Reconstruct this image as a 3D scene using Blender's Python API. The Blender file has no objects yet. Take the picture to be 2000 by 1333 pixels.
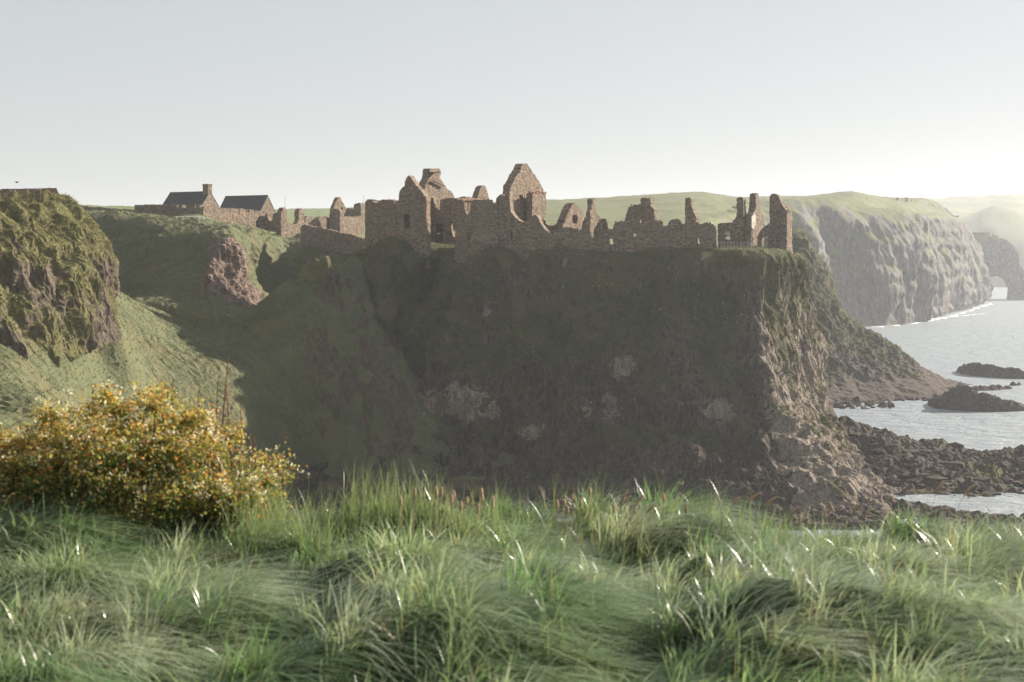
import bpy, math, random
import numpy as np
from math import radians, sin, cos, tan, pi

random.seed(7)
RNG = np.random.default_rng(7)
SC = bpy.context.scene
COL = SC.collection

# ------------------------------------------------------------------ camera
FPX, CX, CY = 2778.0, 1000.0, 666.5          # focal length and centre in photograph pixels
CAM_Z = 30.0                                  # clifftop eye level above the sea
PITCH = math.atan(166.5 / FPX)
cam = bpy.data.cameras.new('camera')
cam.sensor_width = 36.0
cam.lens = 50.0
cam.clip_start, cam.clip_end = 0.1, 20000
cam.dof.use_dof = True
cam.dof.focus_distance = 190
cam.dof.aperture_fstop = 4.5
camo = bpy.data.objects.new('camera', cam)
camo.location = (0, 0, CAM_Z)
camo.rotation_euler = (pi / 2 - PITCH, 0, 0)
COL.objects.link(camo)
SC.camera = camo

# ------------------------------------------------------------------ sky, sun, exposure
SUN_AZ, SUN_EL = radians(56), radians(25)     # azimuth clockwise from the view direction (+Y)
world = bpy.data.worlds.new('World')
SC.world = world
world.use_nodes = True
wn = world.node_tree
wn.nodes.clear()
sky = wn.nodes.new('ShaderNodeTexSky')
sky.sky_type = 'NISHITA'
sky.sun_disc = False
sky.sun_elevation = SUN_EL
sky.sun_rotation = SUN_AZ
sky.air_density = 0.9
sky.dust_density = 0.6
sky.ozone_density = 1.0
hs = wn.nodes.new('ShaderNodeHueSaturation')
hs.inputs['Saturation'].default_value = 0.9
bgn = wn.nodes.new('ShaderNodeBackground')
bgn.inputs['Strength'].default_value = 0.126
won = wn.nodes.new('ShaderNodeOutputWorld')
wn.links.new(sky.outputs[0], hs.inputs['Color'])
gm_ = wn.nodes.new('ShaderNodeGamma')          # tonal grade on the sky colour, flattens its glow towards the sun
gm_.inputs['Gamma'].default_value = 0.2
hs.inputs['Value'].default_value = 5.0
wn.links.new(hs.outputs[0], gm_.inputs['Color'])
wn.links.new(gm_.outputs[0], bgn.inputs['Color'])
wn.links.new(bgn.outputs[0], won.inputs['Surface'])
sl = bpy.data.lights.new('sun', 'SUN')
sl.energy = 5.0
sl.angle = radians(0.6)
sl.color = (1.0, 0.90, 0.78)
slo = bpy.data.objects.new('sun', sl)
slo.rotation_euler = (pi / 2 - SUN_EL, 0, -SUN_AZ + pi)
slo.location = (0, 0, 90)
COL.objects.link(slo)
SC.view_settings.view_transform = 'Standard'
SC.view_settings.look = 'None'
SC.view_settings.gamma = 1
SC.view_settings.exposure = 1.4
SC.view_settings.use_curve_mapping = False
SC.cycles.volume_bounces = 1
SC.cycles.max_bounces = 6
SC.cycles.transparent_max_bounces = 8

# ------------------------------------------------------------------ helpers
def ray(px, py):
    u = (px - CX) / FPX
    v = -(py - CY) / FPX
    return np.array([u, cos(PITCH) + v * sin(PITCH), -sin(PITCH) + v * cos(PITCH)])

def at(px, py, D):
    d = ray(px, py)
    return np.array([0, 0, CAM_Z]) + d * (D / d[1])

_perm = np.random.default_rng(3).permutation(512).astype(np.int64) % 256
_perm = np.concatenate([_perm, _perm])
_g = np.random.default_rng(5).normal(size=(256, 3))
_g /= np.linalg.norm(_g, axis=1)[:, None]

def noise(p):
    p = np.asarray(p, float)
    i = np.floor(p).astype(np.int64)
    f = p - i
    w = f * f * f * (f * (f * 6 - 15) + 10)
    i &= 255
    out = 0
    for dx in (0, 1):
        wx = w[:, 0] if dx else 1 - w[:, 0]
        hx = _perm[i[:, 0] + dx]
        for dy in (0, 1):
            wy = w[:, 1] if dy else 1 - w[:, 1]
            hy = _perm[(hx + i[:, 1] + dy) & 511]
            for dz in (0, 1):
                wz = w[:, 2] if dz else 1 - w[:, 2]
                g = _g[_perm[(hy + i[:, 2] + dz) & 511]]
                d = (f[:, 0] - dx) * g[:, 0] + (f[:, 1] - dy) * g[:, 1] + (f[:, 2] - dz) * g[:, 2]
                out = out + wx * wy * wz * d
    return out * 1.6

def fbm(p, octs=4, lac=2.0, gain=0.5):
    s, a, q = 0, 1.0, np.array(p, float)
    for k in range(octs):
        s = s + a * noise(q + 17.3 * k)
        a *= gain
        q = q * lac
    return s

def ridged(p, octs=4, lac=2.0, gain=0.5):
    s, a, q = 0, 1.0, np.array(p, float)
    for k in range(octs):
        s = s + a * (.62 - 2 * np.abs(noise(q + 31.7 * k)))
        a *= gain
        q = q * lac
    return s

def blocks(p, steps=3.0):
    # broken, stepped rock: plateaus with sharp edges
    v = fbm(p, 2) * steps
    fl = np.floor(v)
    return (fl + sstep(v - fl, .7, 1.0)) / steps

def sstep(x, a, b):
    t = np.clip((x - a) / (b - a), 0, 1)
    return t * t * (3 - 2 * t)

def make_mesh(name, V, quads=None, tris=None, smooth=False, attrs=None):
    V = np.asarray(V, np.float32)
    loops, starts, n = [], [], 0
    if quads is not None and len(quads):
        q = np.asarray(quads, np.int32)
        loops.append(q.ravel())
        starts.append(np.arange(len(q)) * 4)
        n = len(q) * 4
    if tris is not None and len(tris):
        t = np.asarray(tris, np.int32)
        loops.append(t.ravel())
        starts.append(n + np.arange(len(t)) * 3)
    loops = np.concatenate(loops).astype(np.int32)
    starts = np.concatenate(starts).astype(np.int32)
    me = bpy.data.meshes.new(name)
    me.vertices.add(len(V))
    me.vertices.foreach_set('co', V.ravel())
    me.loops.add(len(loops))
    me.loops.foreach_set('vertex_index', loops)
    me.polygons.add(len(starts))
    me.polygons.foreach_set('loop_start', starts)
    me.update(calc_edges=True)
    me.polygons.foreach_set('use_smooth', np.full(len(starts), smooth))
    for k, v in (attrs or {}).items():
        v = np.asarray(v, np.float32)
        if v.ndim == 1:
            me.attributes.new(k, 'FLOAT', 'POINT').data.foreach_set('value', v)
        else:
            me.attributes.new(k, 'FLOAT_COLOR', 'POINT').data.foreach_set('color', np.c_[v, np.ones(len(v))].astype(np.float32).ravel())
    me.validate()
    return me

def tag(o, label=None, cat=None, group=None, kind=None):
    if label: o['label'] = label
    if cat:
        o['category'] = cat
        o['kind'] = 'thing'
    if group: o['group'] = group
    if kind: o['kind'] = kind
    return o

def obj(name, me, mat=None, parent=None):
    o = bpy.data.objects.new(name, me)
    COL.objects.link(o)
    if mat is not None and me is not None and not me.materials:
        me.materials.append(mat)
    if parent is not None:
        o.parent = parent
        o.matrix_parent_inverse = parent_inv(parent)
    return o

def parent_inv(p):
    from mathutils import Matrix
    m = Matrix.Translation(p.location)
    q = p.parent
    while q is not None:
        q = q.parent
    return m.inverted() if p.parent is None else Matrix()

def thing(name, label, cat, loc=(0, 0, 0), group=None):
    o = bpy.data.objects.new(name, None)
    o.location = loc
    o.empty_display_size = 0.5
    COL.objects.link(o)
    return tag(o, label, cat, group)

class MB:
    """collects simple shapes into one mesh"""
    def __init__(s):
        s.v, s.q, s.t = [], [], []
    def box(s, c, size, rz=0.0, top=1.0):
        c = np.array(c, float); hx, hy, hz = np.array(size) / 2.0
        b = len(s.v)
        for z, k in ((-hz, 1), (hz, top)):
            for x, y in ((-hx, -hy), (hx, -hy), (hx, hy), (-hx, hy)):
                x *= k; y *= k
                s.v.append(c + np.array([x * cos(rz) - y * sin(rz), x * sin(rz) + y * cos(rz), z]))
        s.q += [[b, b+3, b+2, b+1], [b+4, b+5, b+6, b+7]] + [[b+i, b+(i+1) % 4, b+4+(i+1) % 4, b+4+i] for i in range(4)]
        return s
    def tube(s, pts, rad, n=6):
        pts = [np.array(p, float) for p in pts]
        rad = rad if hasattr(rad, '__len__') else [rad] * len(pts)
        b = len(s.v)
        for i, p in enumerate(pts):
            d = pts[min(i+1, len(pts)-1)] - pts[max(i-1, 0)]
            d = d / (np.linalg.norm(d) + 1e-9)
            u = np.cross(d, [0, 0, 1.0]) if abs(d[2]) < .95 else np.cross(d, [1.0, 0, 0])
            u /= np.linalg.norm(u); w = np.cross(u, d)
            for k in range(n):
                a = 2 * pi * k / n
                s.v.append(p + rad[i] * (u * cos(a) + w * sin(a)))
        for i in range(len(pts) - 1):
            for k in range(n):
                k2 = (k + 1) % n
                s.q.append([b+i*n+k, b+i*n+k2, b+(i+1)*n+k2, b+(i+1)*n+k])
        for base, rev in ((b, False), (b + (len(pts)-1)*n, True)):
            for k in range(1, n - 1):
                s.t.append([base, base+k+1, base+k] if not rev else [base, base+k, base+k+1])
        return s
    def build(s, name, mat, parent=None, smooth=False):
        return obj(name, make_mesh(name, np.array(s.v), s.q, s.t, smooth), mat, parent)

# ------------------------------------------------------------------ materials
def newmat(name):
    m = bpy.data.materials.new(name)
    m.use_nodes = True
    nt = m.node_tree
    nt.nodes.clear()
    out = nt.nodes.new('ShaderNodeOutputMaterial')
    return m, nt, out

def nd(nt, t, ins=None, **props):
    n = nt.nodes.new(t)
    for k, v in props.items():
        setattr(n, k, v)
    for k, v in (ins or {}).items():
        if hasattr(v, 'is_output') or isinstance(v, bpy.types.NodeSocket):
            nt.links.new(v, n.inputs[k])
        else:
            n.inputs[k].default_value = v
    return n

def c4(c):
    return (c[0], c[1], c[2], 1)

def ramp(nt, fac, stops, interp='LINEAR'):
    n = nt.nodes.new('ShaderNodeValToRGB')
    n.color_ramp.interpolation = interp
    e = n.color_ramp.elements
    while len(e) < len(stops):
        e.new(0.5)
    for k, (p, c) in enumerate(stops):
        e[k].position = p
        e[k].color = c4(c) if hasattr(c, '__len__') else (c, c, c, 1)
    nt.links.new(fac, n.inputs[0])
    return n.outputs[0]

def mixc(nt, f, a, b, mode='MIX'):
    n = nt.nodes.new('ShaderNodeMix')
    n.data_type = 'RGBA'
    n.blend_type = mode
    for s, v in ((n.inputs[0], f), (n.inputs[6], a), (n.inputs[7], b)):
        if isinstance(v, bpy.types.NodeSocket):
            nt.links.new(v, s)
        else:
            s.default_value = v if not hasattr(v, '__len__') else c4(v)
    return n.outputs[2]

def math_(nt, op, a, b=None, clamp=False):
    n = nt.nodes.new('ShaderNodeMath')
    n.operation = op
    n.use_clamp = clamp
    for k, v in enumerate((a, b)):
        if v is None: continue
        if isinstance(v, bpy.types.NodeSocket):
            nt.links.new(v, n.inputs[k])
        else:
            n.inputs[k].default_value = v
    return n.outputs[0]

def tnoise(nt, vec, scale, detail=4, rough=0.6, dist=0.0):
    n = nd(nt, 'ShaderNodeTexNoise', {'Scale': scale, 'Detail': detail, 'Roughness': rough, 'Distortion': dist})
    nt.links.new(vec, n.inputs['Vector'])
    return n.outputs['Fac']

def terrain_mat(name, grass, rock, pale=None, fine=1.0, bump=0.6, specks=0.0, bdist=0.3, dead=None):
    """grass / rock: three colours each; vertex attribute veg says where turf grows, pale where rock is bare and light or painted paler for sunlight"""
    grass = [tuple(x * .86 for x in c) for c in grass]
    rock = [tuple(x * .9 for x in c) for c in rock]
    m, nt, out = newmat(name)
    co = nd(nt, 'ShaderNodeTexCoord').outputs['Object']
    n1 = tnoise(nt, co, 0.12 * fine, 5, 0.6)
    n2 = tnoise(nt, co, 1.4 * fine, 6, 0.7)
    n3 = tnoise(nt, co, 6.0 * fine, 5, 0.75)
    st = nd(nt, 'ShaderNodeMapping', {'Scale': (1.0, 1.0, 0.3)})
    nt.links.new(co, st.inputs['Vector'])
    n4 = tnoise(nt, st.outputs[0], 2.2 * fine, 8, 0.72, 0.6)
    mx = math_(nt, 'MULTIPLY_ADD', n1, 0.5); nt.nodes[-1].inputs[2].default_value = 0.0
    gm = math_(nt, 'ADD', math_(nt, 'MULTIPLY', n2, 0.55), mx)
    gcol = ramp(nt, gm, [(0.33, grass[0]), (0.52, grass[1]), (0.72, grass[2])])
    gcol = mixc(nt, ramp(nt, n3, [(0.35, 0.0), (0.7, 0.55)]), gcol, tuple(x * 1.25 for x in grass[1]))
    if dead is not None:      # patches of withered growth
        gcol = mixc(nt, ramp(nt, tnoise(nt, co, 0.28 * fine, 6, 0.68), [(0.47, 0.0), (0.6, 0.9)]), gcol, dead)
    rcol = ramp(nt, n4, [(0.3, rock[0]), (0.5, rock[1]), (0.7, rock[2])])
    if pale is not None:
        pa = nd(nt, 'ShaderNodeAttribute', attribute_name='pale').outputs['Fac']
        pm = math_(nt, 'ADD', pa, math_(nt, 'MULTIPLY', math_(nt, 'SUBTRACT', tnoise(nt, co, 0.75, 5, 0.6, 0.8), 0.5), 1.9))
        pm = ramp(nt, pm, [(0.5, 0.0), (0.54, 1.0)])
        pcol = mixc(nt, ramp(nt, n4, [(0.42, 0.0), (0.58, 1.0)]), pale, tuple(x * 0.5 for x in pale))
        rcol = mixc(nt, pm, rcol, pcol)
    va = nd(nt, 'ShaderNodeAttribute', attribute_name='veg').outputs['Fac']
    vm = math_(nt, 'ADD', va, math_(nt, 'MULTIPLY', math_(nt, 'SUBTRACT', math_(nt, 'ADD', math_(nt, 'MULTIPLY', n2, 0.5), math_(nt, 'MULTIPLY', n3, 0.5)), 0.5), 1.5))
    vm = ramp(nt, vm, [(0.38, 0.0), (0.62, 1.0)])
    col = mixc(nt, vm, rcol, gcol)
    if specks:
        vo = nd(nt, 'ShaderNodeTexVoronoi', {'Scale': 1.7, 'Randomness': 1.0})
        nt.links.new(co, vo.inputs['Vector'])
        sm = ramp(nt, vo.outputs['Distance'], [(0.09, 1.0), (0.14, 0.0)])
        cl = ramp(nt, tnoise(nt, co, 0.16, 3, 0.6), [(0.52, 0.0), (0.62, 1.0)])
        col = mixc(nt, math_(nt, 'MULTIPLY', math_(nt, 'MULTIPLY', sm, cl), specks), col, (0.5, 0.48, 0.43))
    bh = math_(nt, 'ADD', math_(nt, 'MULTIPLY', n2, 0.6), math_(nt, 'MULTIPLY', n3, 0.4))
    bp = nd(nt, 'ShaderNodeBump', {'Strength': bump, 'Distance': bdist, 'Height': bh})
    b = nd(nt, 'ShaderNodeBsdfPrincipled', {'Base Color': col, 'Roughness': 0.95, 'Specular IOR Level': 0.12, 'Normal': bp.outputs[0]})
    nt.links.new(b.outputs[0], out.inputs[0])
    return m

def stone_mat(name, cols, scale=2.6, mortar=(0.30, 0.25, 0.20), bump=0.7):
    m, nt, out = newmat(name)
    co = nd(nt, 'ShaderNodeTexCoord').outputs['Object']
    mp = nd(nt, 'ShaderNodeMapping', {'Scale': (1, 1, 1.7)})
    wob = nd(nt, 'ShaderNodeTexNoise', {'Scale': 1.2, 'Detail': 2})
    nt.links.new(co, wob.inputs['Vector'])
    ad = nd(nt, 'ShaderNodeMix', data_type='VECTOR')
    ad.inputs[0].default_value = 0.126
    nt.links.new(co, ad.inputs[4]); nt.links.new(wob.outputs['Color'], ad.inputs[5])
    nt.links.new(ad.outputs[1], mp.inputs['Vector'])
    vo = nd(nt, 'ShaderNodeTexVoronoi', {'Scale': scale})
    vd = nd(nt, 'ShaderNodeTexVoronoi', {'Scale': scale}, feature='DISTANCE_TO_EDGE')
    for v in (vo, vd):
        nt.links.new(mp.outputs[0], v.inputs['Vector'])
    sep = nd(nt, 'ShaderNodeSeparateColor')
    nt.links.new(vo.outputs['Color'], sep.inputs[0])
    col = ramp(nt, sep.outputs[0], [(0.05, cols[0]), (0.35, cols[1]), (0.65, cols[2]), (0.95, cols[3])])
    big = tnoise(nt, co, 0.35, 5, 0.65)
    col = mixc(nt, ramp(nt, big, [(0.4, 0.0), (0.65, 0.6)]), col, cols[1])
    gr = tnoise(nt, co, 9.0, 4, 0.7)
    col = mixc(nt, 0.5, col, ramp(nt, gr, [(0.25, 0.35), (0.75, 1.0)]), 'MULTIPLY')
    mo = ramp(nt, vd.outputs['Distance'], [(0.02, 1.0), (0.09, 0.0)])
    mo = math_(nt, 'MULTIPLY', mo, 0.55)
    col = mixc(nt, mo, col, mortar)
    h = math_(nt, 'ADD', math_(nt, 'MULTIPLY', ramp(nt, vd.outputs['Distance'], [(0.0, 0.0), (0.16, 1.0)]), 0.7), math_(nt, 'MULTIPLY', gr, 0.45))
    bp = nd(nt, 'ShaderNodeBump', {'Strength': bump, 'Distance': 0.12, 'Height': h})
    b = nd(nt, 'ShaderNodeBsdfPrincipled', {'Base Color': col, 'Roughness': 0.93, 'Specular IOR Level': 0.15, 'Normal': bp.outputs[0]})
    nt.links.new(b.outputs[0], out.inputs[0])
    return m

def plain_mat(name, col, rough=0.8, var=0.25, scale=6.0, metal=0.0):
    m, nt, out = newmat(name)
    co = nd(nt, 'ShaderNodeTexCoord').outputs['Object']
    n = tnoise(nt, co, scale, 5, 0.65)
    c = ramp(nt, n, [(0.3, tuple(x * (1 - var) for x in col)), (0.7, tuple(min(1, x * (1 + var)) for x in col))])
    bp = nd(nt, 'ShaderNodeBump', {'Strength': 0.25, 'Distance': 0.02, 'Height': n})
    b = nd(nt, 'ShaderNodeBsdfPrincipled', {'Base Color': c, 'Roughness': rough, 'Metallic': metal, 'Specular IOR Level': 0.25, 'Normal': bp.outputs[0]})
    nt.links.new(b.outputs[0], out.inputs[0])
    return m

def leaf_mat(name, trans=0.45, rough=0.4, spec=0.4, tint=1.0):
    """thin leaves: colour attribute col, light passes through"""
    m, nt, out = newmat(name)
    a = nd(nt, 'ShaderNodeAttribute', attribute_name='col').outputs['Color']
    p = nd(nt, 'ShaderNodeBsdfPrincipled', {'Base Color': a, 'Roughness': rough, 'Specular IOR Level': spec})
    t = nd(nt, 'ShaderNodeBsdfTranslucent', {'Color': mixc(nt, 1.0, a, (1.15 * tint, 1.2 * tint, 0.85 * tint), 'MULTIPLY')})
    mx = nd(nt, 'ShaderNodeMixShader', {0: trans, 1: p.outputs[0], 2: t.outputs[0]})
    nt.links.new(mx.outputs[0], out.inputs[0])
    return m

G_LIT = [(0.060, 0.070, 0.036), (0.110, 0.122, 0.062), (0.165, 0.172, 0.095)]
M_MEADOW = terrain_mat('meadow_turf', G_LIT, [(0.05, 0.042, 0.03), (0.10, 0.076, 0.055), (0.17, 0.13, 0.09)], bump=0.8, dead=(0.135, 0.125, 0.066))
M_BLUFF = terrain_mat('bluff_turf_and_rock', [(0.07, 0.075, 0.034), (0.125, 0.118, 0.052), (0.18, 0.155, 0.072)],
                      [(0.035, 0.03, 0.023), (0.11, 0.088, 0.066), (0.20, 0.16, 0.12)], bump=0.8)
M_HILL = terrain_mat('hill_turf_and_rock', G_LIT, [(0.07, 0.052, 0.042), (0.18, 0.13, 0.105), (0.30, 0.225, 0.185)], bump=0.8, dead=(0.13, 0.115, 0.06))
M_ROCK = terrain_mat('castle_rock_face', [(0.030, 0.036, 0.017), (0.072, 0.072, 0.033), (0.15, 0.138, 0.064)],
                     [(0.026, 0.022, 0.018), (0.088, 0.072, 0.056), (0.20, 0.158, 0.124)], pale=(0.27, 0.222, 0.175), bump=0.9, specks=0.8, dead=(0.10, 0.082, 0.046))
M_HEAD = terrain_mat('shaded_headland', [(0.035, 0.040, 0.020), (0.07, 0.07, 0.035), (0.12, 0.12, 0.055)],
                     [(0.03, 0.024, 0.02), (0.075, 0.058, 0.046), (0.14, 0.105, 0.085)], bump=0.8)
M_CHALK = terrain_mat('chalk_headland', [(0.10, 0.11, 0.055), (0.16, 0.17, 0.08), (0.22, 0.22, 0.11)],
                      [(0.085, 0.075, 0.068), (0.16, 0.148, 0.135), (0.30, 0.285, 0.265)], fine=0.3, bump=0.8, bdist=1.5)
M_FIELD = terrain_mat('pasture', [(0.10, 0.13, 0.055), (0.15, 0.18, 0.08), (0.20, 0.22, 0.10)],
                      [(0.1, 0.09, 0.06), (0.15, 0.13, 0.09), (0.2, 0.17, 0.12)], fine=0.25, bump=0.4)
M_SHORE = terrain_mat('shore_rock', [(0.05, 0.055, 0.022), (0.10, 0.10, 0.035), (0.16, 0.15, 0.05)],
                      [(0.022, 0.018, 0.015), (0.070, 0.053, 0.042), (0.16, 0.12, 0.095)], fine=1.3, bump=1.0)
M_STONE = stone_mat('rubble_masonry', [(0.10, 0.074, 0.053), (0.19, 0.142, 0.10), (0.26, 0.19, 0.132), (0.35, 0.267, 0.19)], scale=3.3, mortar=(0.32, 0.26, 0.195))
M_STONE2 = stone_mat('field_stone_wall', [(0.095, 0.073, 0.054), (0.185, 0.14, 0.10), (0.255, 0.187, 0.134), (0.34, 0.262, 0.19)], scale=2.8, mortar=(0.26, 0.21, 0.16))
M_RED = stone_mat('red_sandstone', [(0.20, 0.10, 0.06), (0.28, 0.14, 0.09), (0.33, 0.17, 0.11), (0.38, 0.2, 0.13)], scale=1.8)
M_PLASTER = plain_mat('old_plaster', (0.50, 0.44, 0.38), 0.9, 0.3, 2.0)
M_SLATE = plain_mat('roof_slate', (0.055, 0.055, 0.056), 0.75, 0.3, 3.0)
M_WOOD = plain_mat('weathered_wood', (0.13, 0.085, 0.055), 0.85, 0.35, 5.0)
M_POST = plain_mat('grey_fence_wood', (0.34, 0.31, 0.27), 0.85, 0.25, 8.0)
M_WHITE = plain_mat('white_paint', (0.72, 0.72, 0.70), 0.6, 0.08, 5.0)
M_METAL = plain_mat('galvanised_steel', (0.42, 0.42, 0.42), 0.5, 0.12, 9.0, 0.6)
M_DARK = plain_mat('dark_feathers', (0.06, 0.06, 0.06), 0.8, 0.2, 9.0)

# sea
def sea_mat():
    m, nt, out = newmat('sea_water')
    co = nd(nt, 'ShaderNodeTexCoord').outputs['Object']
    mp = nd(nt, 'ShaderNodeMapping', {'Scale': (1.0, 1.6, 1.0), 'Rotation': (0, 0, 0.5)})
    nt.links.new(co, mp.inputs['Vector'])
    a = tnoise(nt, mp.outputs[0], 0.16, 4, 0.6, 0.3)
    b = tnoise(nt, mp.outputs[0], 1.1, 5, 0.65)
    h = math_(nt, 'ADD', math_(nt, 'MULTIPLY', a, 1.6), math_(nt, 'MULTIPLY', b, 0.45))
    bp = nd(nt, 'ShaderNodeBump', {'Strength': 1.0, 'Distance': 0.8, 'Height': h})
    p = nd(nt, 'ShaderNodeBsdfPrincipled', {'Base Color': (0.19, 0.22, 0.24, 1), 'Roughness': 0.5, 'IOR': 1.33,  # pale base colour stands in for bright sky reflected on the waves
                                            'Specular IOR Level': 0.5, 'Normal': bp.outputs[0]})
    nt.links.new(p.outputs[0], out.inputs[0])
    return m
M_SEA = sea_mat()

def struct(name, me, mat):
    return tag(obj(name, me, mat), kind='structure')

# ------------------------------------------------------------------ large structure
SEA_X0, SEA_X1, SEA_Y0, SEA_Y1 = -1500, 3200, -400, 3200
sv, sq = [], []
xs = np.linspace(SEA_X0, SEA_X1, 21); ys = np.linspace(SEA_Y0, SEA_Y1, 21)
gx, gy = np.meshgrid(xs, ys, indexing='ij')
def grid_quads(nu, nv):
    i = np.arange(nu - 1)[:, None] * nv + np.arange(nv - 1)[None, :]
    i = i.ravel()
    return np.stack([i, i + nv, i + nv + 1, i + 1], 1)
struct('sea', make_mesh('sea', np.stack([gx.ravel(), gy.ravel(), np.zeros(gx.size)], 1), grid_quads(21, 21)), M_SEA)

def spline(P, k, q):
    """cubic Hermite through P (n,...) at knots k, evaluated at q"""
    P = np.asarray(P, float)
    n = len(k)
    T = np.zeros_like(P)
    sh = (-1,) + (1,) * (P.ndim - 1)
    d = (P[1:] - P[:-1]) / (k[1:] - k[:-1]).reshape(sh)
    T[0], T[-1] = d[0], d[-1]
    h = (k[1:] - k[:-1])
    T[1:-1] = (d[:-1] * h[1:].reshape(sh) + d[1:] * h[:-1].reshape(sh)) / (h[1:] + h[:-1]).reshape(sh)
    j = np.clip(np.searchsorted(k, q, side='right') - 1, 0, n - 2)
    hh = h[j].reshape(sh)
    t = ((q - k[j]) / h[j]).reshape(sh)
    return ((2*t**3 - 3*t**2 + 1) * P[j] + (t**3 - 2*t**2 + t) * hh * T[j] + (-2*t**3 + 3*t**2) * P[j+1] + (t**3 - t**2) * hh * T[j+1])

def loft(cols, nu, nv, usub=None, vsub=None):
    """cols: columns of control points (world) -> (nu, nv, 3) surface"""
    P = np.array(cols, float)
    ku = np.concatenate([[0], np.cumsum(np.linalg.norm(P[1:] - P[:-1], axis=2).mean(1))])
    kv = np.concatenate([[0], np.cumsum(np.linalg.norm(P[:, 1:] - P[:, :-1], axis=2).mean(0))])
    if usub is not None:   # sampling weight per control interval: more where it is seen
        wu = np.concatenate([[0], np.cumsum(np.diff(ku) * np.array(usub))])
        qu = np.interp(np.linspace(0, wu[-1], nu), wu, ku)
    else:
        qu = np.linspace(0, ku[-1], nu)
    if vsub is not None:
        wv = np.concatenate([[0], np.cumsum(np.diff(kv) * np.array(vsub))])
        qv = np.interp(np.linspace(0, wv[-1], nv), wv, kv)
    else:
        qv = np.linspace(0, kv[-1], nv)
    S = spline(P, ku, qu)
    S = spline(np.swapaxes(S, 0, 1), kv, qv)
    return np.swapaxes(S, 0, 1)

def normals(S):
    du = np.gradient(S, axis=0); dv = np.gradient(S, axis=1)
    n = np.cross(du, dv)
    n /= np.linalg.norm(n, axis=2)[..., None] + 1e-9
    m = n[S.shape[0] // 2, S.shape[1] // 2]
    c = np.array([0, 0, CAM_Z + 40]) - S[S.shape[0] // 2, S.shape[1] // 2]
    return n if np.dot(m, c) > 0 else -n

def rocky(S, amp, scale, vert=2.5, seed=0.0, rows=None):
    """displace a lofted face along its normals: big ribs, blocky steps, small crags"""
    n = normals(S)
    f = S.reshape(-1, 3) + seed
    q = f * np.array([1, 1, 1 / vert])
    d = ridged(q * scale, 2) * 0.6 + fbm(f * scale * 2.3, 2) * 0.55
    d += 0.22 * ridged(q * scale * 3.4 + 9, 1)
    d = d.reshape(S.shape[:2])
    if rows is not None:
        d = d * rows[None, :]
    return S + n * (amp * d)[..., None]

def veg_of(S, lo, hi, bias=0.0, seed=0.0, nz=0.25):
    n = normals(S)
    nf = fbm(S.reshape(-1, 3) * 0.12 + seed, 4).reshape(S.shape[:2])
    return sstep(n[..., 2] + nz * nf + bias, lo, hi)

def brow(w, i, k):
    # one more row just behind the brow, so that the plateau stays level up to its edge
    return w[:i+1] + [w[i+1] + (w[i] - w[i+1]) * k] + w[i+1:]

# ---- far chalk headland with the pasture behind the castle
def W(col):
    return [at(*p) for p in col]
far = [
    [(860, 408, 900), (860, 405, 640), (860, 428, 480), (860, 462, 390), (860, 560, 360), (860, 735, 350)],
    [(940, 402, 900), (940, 399, 640), (940, 425, 480), (940, 462, 390), (940, 560, 360), (940, 735, 350)],
    [(1060, 398, 900), (1060, 395, 640), (1060, 425, 480), (1060, 465, 390), (1060, 560, 362), (1060, 735, 352)],
    [(1200, 392, 900), (1200, 389, 640), (1200, 422, 500), (1200, 470, 400), (1200, 560, 372), (1200, 725, 362)],
    [(1340, 384, 900), (1340, 380, 640), (1340, 415, 520), (1340, 468, 420), (1340, 560, 405), (1340, 700, 410)],
    [(1430, 391, 900), (1430, 388, 680), (1430, 412, 570), (1430, 455, 490), (1430, 560, 470), (1440, 675, 475)],
    [(1500, 389, 900), (1500, 386, 760), (1500, 400, 690), (1510, 424, 620), (1530, 530, 590), (1540, 648, 572)],
    [(1590, 387, 900), (1595, 384, 770), (1600, 398, 710), (1610, 418, 655), (1610, 530, 618), (1620, 644, 590)],
    [(1650, 382, 900), (1662, 378, 750), (1680, 405, 700), (1695, 438, 655), (1695, 540, 632), (1695, 640, 604)],
    [(1705, 391, 900), (1712, 387, 770), (1740, 418, 710), (1775, 432, 660), (1780, 520, 640), (1772, 636, 622)],
    [(1745, 394, 910), (1750, 391, 800), (1768, 415, 745), (1792, 450, 700), (1808, 540, 690), (1815, 629, 672)],
    [(1790, 394, 930), (1797, 390, 830), (1808, 415, 790), (1828, 450, 752), (1845, 530, 745), (1850, 616, 735)],
    [(1822, 402, 960), (1832, 398, 870), (1845, 418, 840), (1862, 450, 812), (1880, 530, 805), (1888, 606, 800)],
    [(1850, 424, 990), (1862, 420, 930), (1872, 433, 905), (1888, 458, 888), (1908, 530, 880), (1915, 598, 876)],
    [(1862, 436, 1020), (1875, 432, 980), (1885, 445, 960), (1902, 475, 945), (1920, 540, 935), (1928, 592, 930)],
    [(1855, 440, 1100), (1865, 436, 1080), (1875, 450, 1075), (1890, 480, 1070), (1900, 540, 1070), (1905, 582, 1070)],
]
for c in far[6:-1]:
    D = c[-1][2]
    c[4] = (c[4][0], c[4][1], D + 8); c[3] = (c[3][0], c[3][1], D + 19); c[2] = (c[2][0], c[2][1], D + 60)
S = loft([W(c) + [at(*c[-1]) * [1.0, 0.985, 0] + [0, 0, -4]] for c in far], 760, 200,
         usub=[.25, .25, .3, .4, .6, 1, 1.3, 1.5, 1.6, 1.6, 1.5, 1.4, 1.4, 1.4, .8], vsub=[.3, .5, .8, 1.6, 2.2, 1])
zz = S[..., 2]
steep = 1 - np.clip(normals(S)[..., 2], 0, 1)
f = S.reshape(-1, 3)
rib = ridged(f * np.array([.022, .022, .004]) + 5, 3).reshape(zz.shape)
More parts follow.
